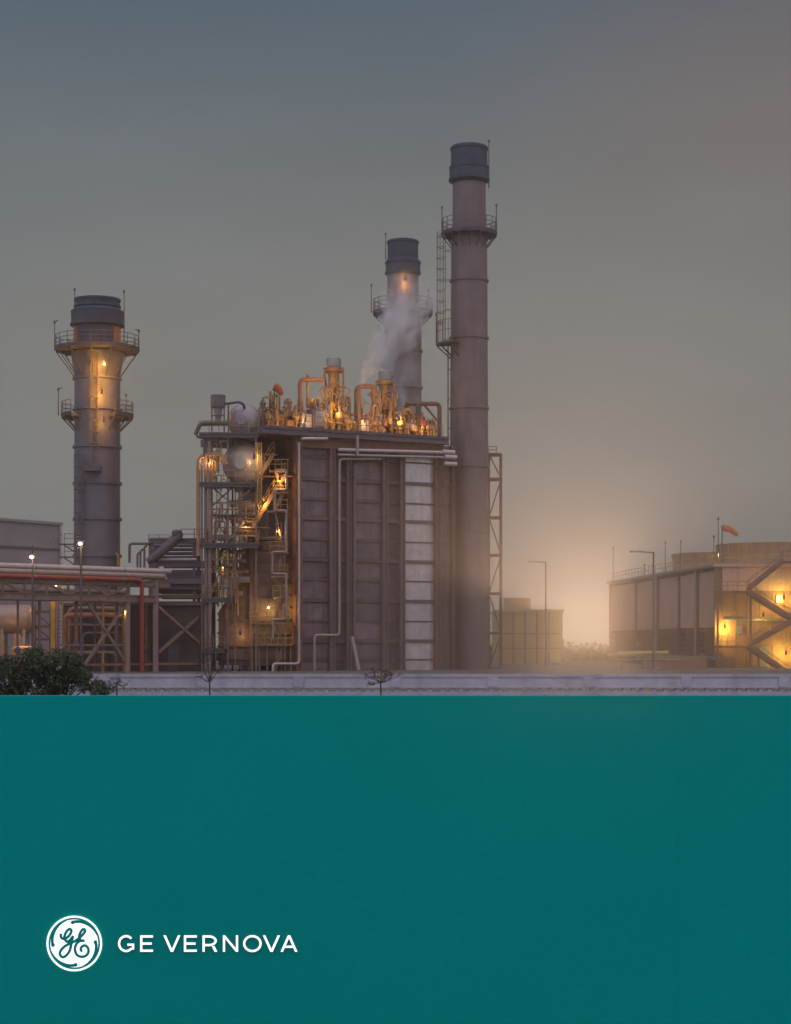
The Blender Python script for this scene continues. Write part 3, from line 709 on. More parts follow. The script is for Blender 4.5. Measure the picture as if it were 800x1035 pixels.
glow_lamp(P(283, 484, Y-.2), 55, 'yellow lamp on the upper stair beside the drums', col=(1, .58, .16), r=.1)
glow_lamp(P(243, 640, Y+2.4), 30, 'dim orange lamp under the lower stair landing by the ribbed duct', col=(1, .5, .16), r=.1)

# ------------------------------------------------------------------ drum tower
Y = 176.0
Dt = thing('process_tower', 'open steel frame tower with braces and platforms, left of the boiler block', 'tower', (X(230, Y), Y, 0))
for px, top, w, mm in ((208.2, 440, .30, 'column'), (230.5, 437, .17, 'steelp'), (259, 440, .17, 'tan'), (238, 487, .12, 'tan')):
    for dy in (0, 5): MB().bar((X(px, Y), Y+dy, 0), (X(px, Y), Y+dy, Z(top, Y)), w).build('column', M[mm], Dt)
for py, a, b in ((437.5, 202, 262), (487.5, 203, 262), (549, 203, 262), (604, 205, 234), (655, 205, 228)):
    m_ = MB().box(X(a, Y), X(b, Y), Y-.6, Y+5.4, Z(py+1.5, Y), Z(py, Y)); m_.hbeam((X(a, Y), Y-.5, Z(py+3.4, Y)), (X(b, Y), Y-.5, Z(py+3.4, Y)), .25, .34)
    pf = m_.build('platform', M['steel'], Dt)
    MB().railing([(X(a, Y), Y-.5, Z(py, Y)), (X(b, Y), Y-.5, Z(py, Y))], 1.1, .035, 1.0).build('railing', M['warmpipe'], pf)
m_l = [(214, 512, 236, 492), (214, 492, 238, 512), (232, 512, 257, 492), (214, 547, 230, 515), (230, 547, 258, 515), (214, 515, 230, 547), (213, 603, 230, 556), (230, 603, 213, 556)]
for a, b, c_, d in m_l: MB().bar(P(a, b, Y), P(c_, d, Y), .13).build('brace', M['tan'], Dt)
for py in (508, 515, 524, 533, 541, 565, 578, 590): MB().bar(P(213, py, Y+.1), P(258 if py < 550 else 243, py, Y+.1), .1).build('cross_beam', M['warmpipe'], Dt)
random.seed(21)
for i in range(58):    # risers and small lines inside the frame
    px = random.uniform(216, 257); y0 = random.uniform(505, 592); y1 = y0+random.uniform(12, 32); d = random.uniform(.5, 4.5); px2 = px+random.choice((-6, -4, 4, 6, 8))
    if y1 > 555: px = min(px, 238); px2 = min(px2, 240)
    MB().pipe([P(px, y0, Y+d), P(px, y1, Y+d), P(px2, y1, Y+d), P(px2, y1+random.uniform(4, 12), Y+d)], random.choice((.06, .09, .12)), 7).build('process_pipe', M[random.choice(('warmpipe', 'tan', 'yellow', 'beigepipe'))], Dt)
for i in range(16):
    px = random.uniform(215, 250); py = random.uniform(506, 600); px = min(px, 232) if py > 550 else px; p = P(px, py, Y+2.5); MB().tube([p, p+Vector((random.uniform(1, 2.2), 0, 0))], random.uniform(.18, .36), 10).build('heat_exchanger', M[random.choice(('yellow', 'warmpipe', 'drum'))], Dt)
for py, a, b in ((520, 214, 257), (572, 213, 236)):
    m_ = MB().box(X(a, Y), X(b, Y), Y-.2, Y+4, Z(py+1, Y), Z(py, Y)); pf = m_.build('platform', M['steel'], Dt); MB().railing([(X(a, Y), Y-.15, Z(py, Y)), (X(b, Y), Y-.15, Z(py, Y))], 1.0, .03, .8).build('railing', M['yellow'], pf)
for i in range(34):
    px = random.uniform(214, 236 if i % 2 else 225); y0 = random.uniform(548, 606) if i % 2 else random.uniform(446, 486); d = random.uniform(-.3, .8); h_ = random.uniform(6, 22); px2 = px+random.choice((-5, -3, 3, 5))
    MB().pipe([P(px, y0+h_, Y+d), P(px, y0, Y+d), P(px2, y0, Y+d), P(px2, y0+h_*.6, Y+d)], random.choice((.05, .07, .1)), 7).build('process_pipe', M[random.choice(('warmpipe', 'tan', 'yellow', 'beigepipe', 'pink'))], Dt)
for px in (221, 243):
    ld = MB()
    for q in (-2, 2): ld.bar(P(px+q, 489, Y-.35), P(px+q, 549, Y-.35), .07)
    for i in range(28): ld.tube([P(px-2, 490+i*2.1, Y-.35), P(px+2, 490+i*2.1, Y-.35)], .028, 5)
    ld.build('ladder', M['tan'], Dt)
MB().pipe([(X(201, Y), Y-.3, Z(562, Y)), (X(201, Y), Y-.3, Z(460, Y)), (X(224, Y), Y-.3, Z(459, Y)), (X(229, Y), Y-.3, Z(470, Y))], .2, 10, .9).build('vent_loop', M['warmpipe'], Dt)
MB().pipe([(X(198, Y), Y-.4, Z(440, Y)), (X(203, Y), Y-.4, Z(428.5, Y)), (X(232, Y), Y-.4, Z(428.5, Y))], .2, 10, .3).build('vent_loop', M['steel'], Dt)
MB().pipe([(X(199, Y), Y-.4, Z(441, Y)), (X(203, Y), Y-.4, Z(443, Y)), (X(207, Y), Y-.4, Z(443, Y)), (X(207, Y), Y-.4, Z(462, Y))], .11, 8).build('vent_loop', M['steel'], Dt)
MB().tube([(X(212.3, Y), Y-.2, 0), (X(212.3, Y), Y-.2, Z(446, Y))], .15, 10).build('process_pipe', M['pink'], Dt)
MB().tube([(X(204.5, Y), Y-.2, 0), (X(204.5, Y), Y-.2, Z(470, Y))], .08, 8).build('process_pipe', M['column'], Dt)
MB().box(X(214, Y), X(221, Y), Y-.3, Y+.8, Z(447, Y), Z(437, Y)).build('junction_box', M['steel'], Dt)
ld = MB()
for px in (260.5, 264.5): ld.bar(P(px, 447, Y-.9), P(px, 512, Y-.9), .09)
for i in range(30): ld.tube([P(260.5, 448+i*2.1, Y-.9), P(264.5, 448+i*2.1, Y-.9)], .035, 5)
ld.build('ladder', M['yellow'], Dt)
# the drums
def drum(name, label, px, py, rp, y0, ln, mm):
    t = thing(name, label, 'drum', P(px, py, y0)); r = rp*y0/F; c_ = P(px, py, y0)
    b = MB(); n = 36; prof = [(math.sin(math.pi/2*i/8)*r, -math.cos(math.pi/2*i/8)*r*.55) for i in range(9)]+[(r, ln)]+[(math.cos(math.pi/2*i/8)*r, ln+math.sin(math.pi/2*i/8)*r*.55) for i in range(1, 9)]
    b.lathe([(max(a, .001), z_) for a, z_ in prof], (0, 0, 0), n); b.v = [Vector((v.x, v.z, -v.y))+c_ for v in b.v]; b.build('shell', M[mm], t)
    m2 = MB(); m2.lathe([(r*.22, 0), (r*.22, -.55), (r*.3, -.55), (r*.3, -.68), (.001, -.68)], (0, 0, 0), 18); m2.v = [Vector((v.x-r*.1, v.z-r*.35, -v.y))+c_ for v in m2.v]; m2.build('manway', M['greymetal'], t)
    for k_ in (.25, ln-.4):
        MB().box(c_.x-r*.7, c_.x+r*.7, c_.y+k_, c_.y+k_+.35, c_.z-r*1.12, c_.z-r*.62).build('saddle', M['steel'], t)
    for k_ in (.1, ln*.5):
        sr = MB(); sr.lathe([(r, 0), (r*1.03, 0), (r*1.03, .12), (r, .12)], (0, 0, 0), 36); sr.v = [Vector((v.x, v.z+k_, -v.y))+c_ for v in sr.v]; sr.build('band', M['greymetal'], t)
    return t
drum('steam_drum', 'grey domed drum end on the top platform of the frame tower', 247, 425.5, 17, 178.2, 6, 'drum')
drum('steam_drum', 'large domed drum end lit yellow on the middle platform of the frame tower', 246.5, 469, 21, 177.6, 6, 'drum')
# small head tank with legs
t = thing('head_tank', 'small square grey tank on legs at the top left of the frame tower', 'tank', P(220.5, 428, Y))
MB().lathe([(.001, 0), (7.3*Y/F, 0), (7.6*Y/F, .06), (7.6*Y/F, 1.15), (7.2*Y/F, 1.2), (.001, 1.25)], P(220.5, 412.2, Y+.8), 24).build('tank', M['steelp'], t)
for dx in (-6.2, 6.2):
    for dy in (.2, 1.4): MB().bar(P(220.5+dx, 437, Y+dy), P(220.5+dx, 412, Y+dy), .12).build('leg', M['steel'], t)
MB().bar(P(214.3, 420, Y+.2), P(226.7, 420, Y+.2), .1).build('cross_beam', M['steel'], t)
MB().lathe([(.25, 0), (.45, 1.4), (.55, 1.5)], P(220.5, 427, Y+.8), 14).build('hopper', M['greymetal'], t)
MB().pipe([P(228, 408, Y+.8), P(243, 406, Y+.8), P(247, 410, Y+1.4), P(247, 414, Y+1.8)], .13, 8).build('overflow_pipe', M['steelp'], t)
MB().tube([P(231, 408, Y+.8), P(231, 437, Y+.8)], .07, 8).build('overflow_pipe', M['steelp'], t)
glow_lamp(P(257, 462, Y-1.3), 60, 'yellow lamp in front of the large drum', col=(1, .62, .2), r=.1)
glow_lamp(P(211, 466, Y-.6), 26, 'small orange lamp inside the vent loop at the left edge of the frame tower', col=(1, .5, .15), r=.08)
glow_lamp(P(248, 530, Y-.3), 36, 'yellow lamp among the pipes below the drums', col=(1, .6, .16), r=.09)
glow_lamp(P(222, 572, Y+.4), 45, 'small lamp low among the pipes of the frame tower', col=(1, .66, .25), r=.07)

# ------------------------------------------------------------------ roof equipment
def silencer(name, label, px, top, capw, bw, base_off, mm='rust'):
    Yr = FA.Y(px)+base_off; z0 = zd; t = thing(name, label, 'vent silencer', (X(px, Yr), Yr, z0)); s_ = Yr/F; c_ = Vector((X(px, Yr), Yr, 0))
    zt_ = Z(top, Yr); hc = 10*s_
    MB().lathe([(capw*s_*.9, zt_-hc), (capw*s_, zt_-hc+.08), (capw*s_, zt_-.08), (capw*s_*.92, zt_), (.001, zt_+.06)], c_, 24).build('hood', M['greymetal'], t)
    MB().lathe([(.22, z0), (.22, z0+(zt_-z0)*.34), (bw*s_*.6, z0+(zt_-z0)*.42), (bw*s_*.6, zt_-hc-.45), (bw*s_*1.08, zt_-hc-.4), (bw*s_*1.08, zt_-hc)], c_, 24).build('barrel', M['warmpipe'], t)
    q = bw*s_*1.0
    for ax in (-1, 1):
        for ay in (-1, 1): MB().bar((c_.x+ax*q, c_.y+ay*q, z0), (c_.x+ax*q, c_.y+ay*q, zt_-hc-.1), .15).build('leg', M[mm], t)
    for f in (.25, .5, .75, .97):
        m_ = MB(); z_ = z0+(zt_-hc-.1-z0)*f
        for a, b in (((-1, -1), (1, -1)), ((-1, 1), (1, 1)), ((-1, -1), (-1, 1)), ((1, -1), (1, 1))): m_.bar((c_.x+a[0]*q, c_.y+a[1]*q, z_), (c_.x+b[0]*q, c_.y+b[1]*q, z_), .09)
        m_.build('frame', M[mm], t)
    ps = MB()
    for k_ in range(11):
        a = random.uniform(-q*1.3, q*1.2); ps.pipe([(c_.x+a, c_.y-q-.15, z0), (c_.x+a, c_.y-q-.15, z0+random.uniform(1, 4)), (c_.x+a+random.uniform(-.8, .8), c_.y-q-.15, z0+4.2), (c_.x+a, c_.y-q*.5, z0+4.6)], .07, 6)
    ps.build('drain_pipe', M['warmpipe'], t)
    return t
random.seed(5)
silencer('vent_silencer', 'taller vent silencer with grey hood on the left of the boiler roof', 337.5, 362, 7.4, 9.5, 3.0)
silencer('vent_silencer', 'shorter vent silencer with grey hood near the middle chimney', 389.5, 375, 6.8, 9.0, 3.4)
def gate(label, pts, r, mm, off, cat='pipe'):
    t = thing('vent_pipe', label, cat, FA.pz(pts[0][0], zd, -off)); m_ = MB()
    q = [FA.pt(a, b, -off) for a, b in pts]
    for p in q[:1]+([q[-1]] if pts[-1][1] > 420 else []): p.z = zd
    m_.pipe(q, r, 10, .5); m_.build('pipe', M[mm], t)
    fl = MB(); p = q[0]; fl.lathe([(r*1.9, 0), (r*1.9, .12), (r, .14)], p, 14); fl.build('flange', M['steel'], t); return t
gate('rusty arched vent pipe left of the taller silencer', [(303.5, 436), (303.5, 383.5), (327, 383.5)], .22, 'rust', 2.0)
gate('arched pipe bending into the shorter silencer', [(360.5, 436), (360.5, 391), (378, 390), (378, 436)], .22, 'rust', 2.2)
gate('slim upright pipe beside the rusty arch', [(311, 436), (311, 378)], .14, 'warmpipe', 2.4)
gate('thin pale standpipe at the roof edge', [(308.5, 440), (308.5, 426), (304, 426)], .12, 'palepipe', -.5)
gate('steam exhaust pipe under the plume', [(363.5, 440), (363.5, 392)], .2, 'tan', 1.0)
# manifolds of small pipes on the deck
def manifold(label, px, w, seed, off=-2.0):
    rng = random.Random(seed); o_ = FA.pz(px, zd, off); t = thing('pipe_manifold', label, 'pipework', o_)
    for i in range(9):
        a = o_+FA.d*rng.uniform(-w, w)+FA.n*rng.uniform(-1, 1); b = a+FA.d*rng.uniform(-w, w)*.8; h_ = rng.uniform(.8, 3.6); h2 = h_*rng.uniform(.4, .9)
        MB().pipe([a, a+Vector((0, 0, h_)), b+Vector((0, 0, h_)), b+Vector((0, 0, h2))]+([b] if i % 3 == 0 else [b+Vector((0, 0, h2)), b+FA.n*.5+Vector((0, 0, h2))]), rng.choice((.06, .09, .13, .17)), 8).build('pipe', M[rng.choice(('warmpipe', 'rust', 'yellow', 'beigepipe', 'steel'))], t)
    for i in range(3):
        a = o_+FA.d*rng.uniform(-w, w)+FA.n*.6; h_ = rng.uniform(.8, 2.2); MB().lathe([(.001, 0), (.12, 0), (.3, .15), (.3, .7), (.1, .85), (.1, 1.2), (.001, 1.22)], a+Vector((0, 0, h_-.8)), 12).build('valve_body', M[rng.choice(('warmpipe', 'drum', 'rust'))], t)
for i, (px, w, lab) in enumerate(((270, 1.0, 'tangle of ochre pipes at the far left end of the boiler roof'), (287, 1.0, 'tangle of rusty pipes just right of the orange wind sock'), (308, 1.2, 'tangle of ochre pipes under the rusty arch'), (320, .9, 'small tangle of pipes against the left of the taller silencer'), (339, 1.0, 'tangle of pipes below the barrel of the taller silencer'), (353, .9, 'tangle of pipes midway between the two silencers'), (371, 1.1, 'tangle of pipes inside the second pipe arch'), (390, 1.0, 'tangle of pipes below the barrel of the shorter silencer'), (405, 1.2, 'tangle of pipes at the foot of the middle chimney'), (421, 1.1, 'tangle of low pipes beneath the davit arm'))): manifold(lab, px, w, 40+i, -1.6-(i % 3)*.5)
# davit frame at the right
t = thing('davit_frame', 'rusty davit frame overhanging the right end of the boiler roof', 'crane', FA.pz(444, zd, -3))
MB().pipe([FA.pz(444.5, zd, -3), FA.pt(444.5, 408, -3), FA.pt(411, 408, -3)], .22, 10, .5).build('mast', M['rust'], t)
MB().bar(FA.pt(428, 408, -3), FA.pt(443, 426, -3), .16).build('strut', M['rust'], t)
MB().tube([FA.pt(424, 408, -3), FA.pt(424, 428, -3)], .04, 6).build('chain', M['steel'], t)
p = FA.pt(424, 429, -3); MB().box(p.x-.15, p.x+.15, p.y-.15, p.y+.15, p.z-.5, p.z).build('hoist_block', M['steel'], t)
# machinery cabinets
for px, w, ytop, lab, mm in ((325, 7, 413, 'grey control cabinet between the arch and the taller silencer', 'steelp'), (312, 5, 418, 'tan motor housing under the rusty arch', 'drum'), (296, 3, 424, 'rust coloured pump casing near the left roof edge', 'rust'), (371, 4, 424, 'pale pump casing beside the steam exhaust pipe', 'drum')):
    t = thing('roof_cabinet', lab, 'cabinet', FA.pz(px, zd, -.8)); m_ = MB(); FA.box(m_, px-w, px+w, zd+.25, FA.z(ytop, px), -1.8, -.3); m_.build('housing', M[mm], t)
    m_ = MB(); FA.box(m_, px-w*.8, px-w*.6, zd, zd+.25, -1.6, -.5); FA.box(m_, px+w*.6, px+w*.8, zd, zd+.25, -1.6, -.5); m_.build('foot', M['steel'], t)
    m_ = MB(); FA.box(m_, px-w*.7, px+w*.7, zd+.45, FA.z(ytop, px)-.2, -.3, -.26); m_.build('door', M['greymetal' if mm == 'steelp' else mm], t)
# relief valves
def valve():
    t = thing('relief_valve', 'ochre relief valve with bent outlet on the lamp lit roof deck', 'valve', (0, 0, 0), 'relief valves along the roof deck')
    MB().lathe([(.14, 0), (.14, .5), (.26, .5), (.26, .58), (.17, .6), (.30, .85), (.30, 1.15), (.14, 1.3), (.12, 1.8), (.16, 1.82), (.001, 1.9)], (0, 0, 0), 14).build('body', M['warmpipe'], t)
    MB().pipe([(.25, 0, 1.0), (.7, 0, 1.0), (.7, 0, .1)], .12, 8).build('outlet', M['yellow'], t)
    MB().lathe([(.2, 0), (.28, 0), (.28, .05), (.2, .05)], (0, 0, 1.6), 14, closed_prof=True).build('hand_wheel', M['steel'], t)
    return t
v0 = valve(); n_ = 0
random.seed(11)
for px in [266, 271, 284, 288, 292, 299, 306, 316, 321, 331, 343, 347, 352, 356, 366, 369, 375, 381, 396, 400, 405, 409, 414, 418, 422, 427, 433, 437]:
    for off in ((-.2,) if px % 2 else (-1.4,)):
        o = v0 if n_ == 0 else copy_thing(v0, (0, 0, 0)); n_ += 1
        o.location = FA.pz(px, zd, off-random.uniform(0, .8)); o.rotation_euler.z = random.choice((0, math.pi, .6)); k_ = random.uniform(.8, 1.35); o.scale = (k_, k_, k_*random.uniform(.8, 1.25))
for i in range(5):
    a = (268, 300, 345, 366, 396)[i]; b = (300, 330, 372, 398, 440)[i]
    t = tag(MB().pipe([FA.pz(a, zd, -1.1-.2*i), FA.pz(a, zd+1.3+.3*(i % 3), -1.1-.2*i), FA.pz(b, zd+1.3+.3*(i % 3), -1.1-.2*i), FA.pz(b, zd, -1.1-.2*i)], .13, 8).build('header_pipe', M['warmpipe' if i % 2 else 'rust']),
            ('low rusty header pipe by the wind sock', 'low ochre header pipe under the rusty arch', 'low rusty header pipe between the two silencers', 'low ochre header pipe in front of the shorter silencer', 'long low rusty header pipe under the davit frame')[i], 'pipe')
t = thing('valve_wheel', 'small red hand wheel post at the right end of the boiler roof', 'valve', FA.pz(428.5, zd, -.3))
MB().tube([FA.pz(428.5, zd, -.3), FA.pz(428.5, zd+1.3, -.3)], .08, 8).build('stem', M['steel'], t)
p = FA.pz(428.5, zd+1.5, -.25); MB().box(p.x-.22, p.x+.22, p.y-.1, p.y+.1, p.z-.35, p.z+.2).build('indicator', M['redpipe'], t)
for px, py, w, off, lab in ((329.5, 388, 130, .2, 'yellow lamp at the bend of the rusty arch'), (384, 392, 80, .2, 'orange lamp on the shorter silencer'), (341, 415, 70, .4, 'yellow lamp at the foot of the taller silencer'), (404, 424, 90, .2, 'yellow lamp between the shorter silencer and the davit'), (369, 425, 60, .5, 'yellow lamp beside the steam exhaust pipe'), (290, 428, 40, .3, 'dim yellow lamp near the wind sock'), (425, 432, 40, .3, 'small lamp under the davit frame'), (309, 424, 40, .3, 'small lamp inside the rusty arch')):
    glow_lamp(FA.pt(px, py, off), w, lab, col=(1, .55, .13), r=.09)
# wind sock, lamp posts on the roof edge
def sock(label, px, py0, py1, Ys, tipx, tipy, r0, mm='orange'):
    t = thing('wind_sock', label, 'wind sock', P(px, py0, Ys)); MB().tube([P(px, py0, Ys), P(px, py1-1.5, Ys)], .06, 8).build('pole', M['steel'], t)
    a = P(px+.4, py1, Ys); b = P(tipx, tipy, Ys); mid = a.lerp(b, .5)+Vector((0, 0, (a.z-b.z)*.22))
    MB().tube([a.lerp(b, 0), a.lerp(mid, .6), mid, mid.lerp(b, .6), b], [r0, r0*.95, r0*.85, r0*.7, r0*.5], 14, cap=False).build('sock', M[mm], t)
    return t
Yw = FA.Y(278)
sock('orange wind sock drooping over the left of the boiler roof', 277.5, 440, 390.5, Yw-.5, 285, 399, .42)
t = thing('roof_lamp_post', 'thin lamp post with a short arm left of the orange wind sock', 'lamp post', P(265.5, 440, Yw)); MB().pipe([P(265.5, 440, Yw), P(265.5, 402, Yw), P(271, 401, Yw)], .07, 8, .2).build('post', M['steel'], t)
p = P(270.5, 401.5, Yw); MB().box(p.x-.3, p.x+.35, p.y-.12, p.y+.12, p.z-.1, p.z+.02).build('lamp_head', M['yellow'], t)

# ------------------------------------------------------------------ steam
def steam(name, p0, p1, r0, r1, dens, sc, lab, seed):
    p0 = Vector(p0); p1 = Vector(p1); d = p1-p0; ln = d.length; m_ = MB()
    prof = [(r0*1.02+(r1-r0)*i/8, ln*i/8) for i in range(9)]
    m_.lathe([(.001, 0)]+prof+[(.001, ln)], (0, 0, 0), 20); o = m_.build(name, None); o.location = p0; o.rotation_euler = d.to_track_quat('Z', 'Y').to_euler()
    mt = bpy.data.materials.new(name); mt.use_nodes = True; t = mt.node_tree; t.nodes.clear()
    oo = t.nodes.new('ShaderNodeOutputMaterial'); v = t.nodes.new('ShaderNodeVolumePrincipled'); t.links.new(v.outputs[0], oo.inputs['Volume'])
    v.inputs['Color'].default_value = (.99, .98, .97, 1); v.inputs['Anisotropy'].default_value = .2
    tcn = t.nodes.new('ShaderNodeTexCoord'); s_ = t.nodes.new('ShaderNodeSeparateXYZ'); t.links.new(tcn.outputs['Object'], s_.inputs[0])
    def mm(op, a, b=None, clamp=False):
        n = t.nodes.new('ShaderNodeMath'); n.operation = op; n.use_clamp = clamp
        for i, q in enumerate((a, b)):
            if q is None: continue
            if isinstance(q, (int, float)): n.inputs[i].default_value = q
            else: t.links.new(q, n.inputs[i])
        return n.outputs[0]
    rz = mm('ADD', mm('MULTIPLY', s_.outputs[2], (r1-r0)/ln), r0)
    wo = t.nodes.new('ShaderNodeTexNoise'); wo.inputs['Scale'].default_value = 2.2/(r0+r1); wo.inputs['Detail'].default_value = 3; mpw = t.nodes.new('ShaderNodeMapping'); mpw.inputs['Location'].default_value = (seed*2.3+1, 3, seed); t.links.new(tcn.outputs['Object'], mpw.inputs[0]); t.links.new(mpw.outputs[0], wo.inputs['Vector'])
    sw_ = t.nodes.new('ShaderNodeSeparateXYZ'); t.links.new(wo.outputs['Color'], sw_.inputs[0])
    xx = mm('ADD', s_.outputs[0], mm('MULTIPLY', mm('MULTIPLY', mm('SUBTRACT', sw_.outputs[0], .5), 2.4), rz)); yy = mm('ADD', s_.outputs[1], mm('MULTIPLY', mm('MULTIPLY', mm('SUBTRACT', sw_.outputs[1], .5), 2.4), rz))
    rad = mm('SQRT', mm('ADD', mm('MULTIPLY', xx, xx), mm('MULTIPLY', yy, yy)))
    fall = mm('MULTIPLY', mm('SUBTRACT', .78, mm('DIVIDE', rad, rz), True), 1.5, True)
    nz_ = t.nodes.new('ShaderNodeTexNoise'); nz_.inputs['Scale'].default_value = sc; nz_.inputs['Detail'].default_value = 4; nz_.inputs['Distortion'].default_value = 1.2
    mpn = t.nodes.new('ShaderNodeMapping'); mpn.inputs['Scale'].default_value = (1, 1, .45); mpn.inputs['Location'].default_value = (seed, 0, 0)
    t.links.new(tcn.outputs['Object'], mpn.inputs[0]); t.links.new(mpn.outputs[0], nz_.inputs['Vector'])
    nn = mm('MULTIPLY', mm('SUBTRACT', nz_.outputs[0], .36, True), 3.2, True)
    zf = mm('DIVIDE', s_.outputs[2], ln); fade = mm('MULTIPLY', mm('SUBTRACT', 1.0, zf, True), mm('MULTIPLY', zf, 12.0, True), True)
    t.links.new(mm('MULTIPLY', mm('MULTIPLY', mm('MULTIPLY', fall, nn), fade), dens), v.inputs['Density'])
    o.data.materials.append(mt); tag(o, lab, kind='stuff'); return o
Ys = FA.Y(363)+1.0
steam('steam_plume', P(363.5, 391, Ys), P(412, 300, Ys+1), .3, 2.8, 6.0, .9, 'thin white steam jet leaving the exhaust pipe', 0)
steam('steam_plume', P(386, 378, Ys+8), P(430, 280, Ys+10), 1.4, 4.8, 3.2, .55, 'wide soft steam drifting across the middle chimney', 5)
steam('steam_plume', P(404, 428, Ys+10), P(418, 350, Ys+10), 2.4, 3.0, 1.3, .6, 'low steam at the foot of the middle chimney', 9)

# ------------------------------------------------------------------ pipe rack at the left
RK = Face(0, 160, 172, 173.5)
K = thing('pipe_rack', 'long trussed steel pipe rack on columns at the left', 'pipe rack', RK.pz(90, 0))
zb0, zb1 = RK.z(588), RK.z(604)
for px, w, mm in ((-60, .45, 'pink'), (129.5, .36, 'pink'), (157.5, .46, 'pink')):
    for off in (0, -3): MB().bar(RK.pz(px, 0, off), RK.pz(px, zb0+.3, off), w).build('column', M[mm], K)
for off in (.1, -3.1):
    MB().hbeam(RK.pz(-80, zb0, off), RK.pz(172, zb0, off), .34, .5).build('top_chord', M['tan'], K)
    MB().hbeam(RK.pz(-80, zb1, off), RK.pz(160, zb1, off), .34, .62).build('bottom_chord', M['tan'], K)
xsr = [-60, -38, -16, 3, 25, 47, 69, 90, 110, 129]
for i, (a, b) in enumerate(zip(xsr, xsr[1:])):
    MB().bar(RK.pz(b, zb1, .1), RK.pz(b, zb0, .1), .22).build('truss_post', M['tan'], K)
    if i % 2: MB().bar(RK.pz(a, zb0-.2, .1), RK.pz(b, zb1+.2, .1), .19).build('truss_diagonal', M['tan'], K)
    else: MB().bar(RK.pz(a, zb1+.2, .1), RK.pz(b, zb0-.2, .1), .19).build('truss_diagonal', M['tan'], K)
for (a, ya, b, yb) in ((88, 608, 128, 672), (128, 608, 86, 672), (160, 612, 212, 660), (212, 612, 160, 660)):
    MB().bar(RK.pz(a, RK.z(ya), -.2), RK.pz(b, RK.z(yb), -.2), .24).build('cross_brace', M['tan'], K)
MB().bar(RK.pz(60, RK.z(672), -.1), RK.pz(205, RK.z(672), -.1), .2).build('ground_beam', M['rust'], K)
MB().bar(RK.pz(62, RK.z(652), -.1), RK.pz(129, RK.z(652), -.1), .16).build('ground_beam', M['tan'], K)
for px in (-60, -16, 25, 69, 110, 150): MB().bar(RK.pz(px, zb0+.3, .3), RK.pz(px, zb0+.3, -3.3), .25, .2).build('cross_beam', M['tan'], K)
zp = zb0+.42
def rackpipe(label, px1, off, r, mm, name='pipe', z=None, drop=None, sad=False):
    t = thing(name, label, 'pipe', RK.pz(40, zp, off)); pts = [RK.pz(-120, (z or zp)+r, off), RK.pz(px1, (z or zp)+r, off)]
    if drop: pts.append(RK.pz(px1, .0, off))
    MB().pipe(pts, r, 14, .5).build('pipe_run', M[mm], t)
    fl = MB()
    for px in range(-100, int(px1)-10, 45):
        p = RK.pz(px, (z or zp)+r, off); fl.tube([p-RK.d*.05, p+RK.d*.05], r*1.12, 14)
    fl.build('pipe_band', M['greymetal'], t)
    if sad:
        for px in (-60, -16, 25, 69, 110, 150): MB().bar(RK.pz(px, zb0+.4, off), RK.pz(px, z+.03, off), .2).build('support', M['steel'], t)
rackpipe('pale lagged pipe carried highest on the rack', 172, -1.0, .25, 'palepipe', z=zb0+.98, sad=True)
rackpipe('beige pipe just below the highest pale pipe on the rack', 166, -.2, .25, 'beigepipe', z=zb0+.46)
rackpipe('red pipe along the rack that turns straight down to the ground', 143.5, .45, .19, 'redpipe', z=zb0+.10, drop=True)
rackpipe('slim tan pipe along the back edge of the rack', 168, -2.7, .2, 'beigepipe')
rackpipe('dull steel pipe along the lower chord of the rack', 126, -1.2, .16, 'tan', z=zb1+.3)
for off, r, z_, lab, px1, mm in ((-.9, .1, zb1+.35, 'thin steel conduit on the lower chord of the rack, nearest', 120, 'steelp'), (-2.2, .24, zb1+.35, 'brown lagged pipe on the lower chord of the rack, behind the conduit', 128, 'beigepipe'), (-2.2, .12, zb0+.1, 'small rust pipe inside the truss of the rack', 150, 'rust')): rackpipe(lab, px1, off, r, mm, z=z_)
for i, (px, off) in enumerate(((18, -1.5), (40, -1.0), (77, -.6), (96, -2.0), (104, -.4), (118, -1.4), (148, -1.2))):
    t = thing('drop_pipe', ('tan drop pipe at the left edge of the rack', 'mauve drop pipe left of the yellow mast', 'rusty drop pipe beneath the second lamp post', 'grey drop pipe behind the rack braces', 'ochre drop pipe beside the rack brace crossing', 'mauve drop pipe left of the rack column', 'brown drop pipe between the red pipe and the last rack column')[i], 'pipe', RK.pz(px, 0, off))
    MB().pipe([RK.pz(px-6, zb1+.2, off), RK.pz(px, zb1+.2, off), RK.pz(px, 0, off)], .1+.03*(i % 3), 8, .3).build('pipe', M[('tan', 'column', 'rust', 'steel', 'warmpipe', 'column', 'rust')[i]], t)
    p = RK.pz(px, 2.0+.3*(i % 3), off); MB().lathe([(.001, -.3), (.2, -.3), (.24, -.1), (.24, .1), (.2, .3), (.001, .3)], p, 10).build('valve_body', M['steel'], t)
# yellow column with caged ladder behind rack
Y = 172.0
t = thing('ladder_mast', 'yellow painted square mast with a ladder, under the rack', 'ladder', (X(54, Y), Y, 0)); MB().bar((X(54, Y), Y, 0), (X(54, Y), Y, Z(606, Y)), .42).build('mast', M['yellow'], t)
ld = MB()
for px in (58.5, 63.5): ld.bar((X(px, Y), Y, 0), (X(px, Y), Y, Z(590, Y)), .09)
for i in range(24): ld.tube([(X(58.5, Y), Y, .3+i*.36), (X(63.5, Y), Y, .3+i*.36)], .035, 5)
ld.build('ladder', M['tan'], t)
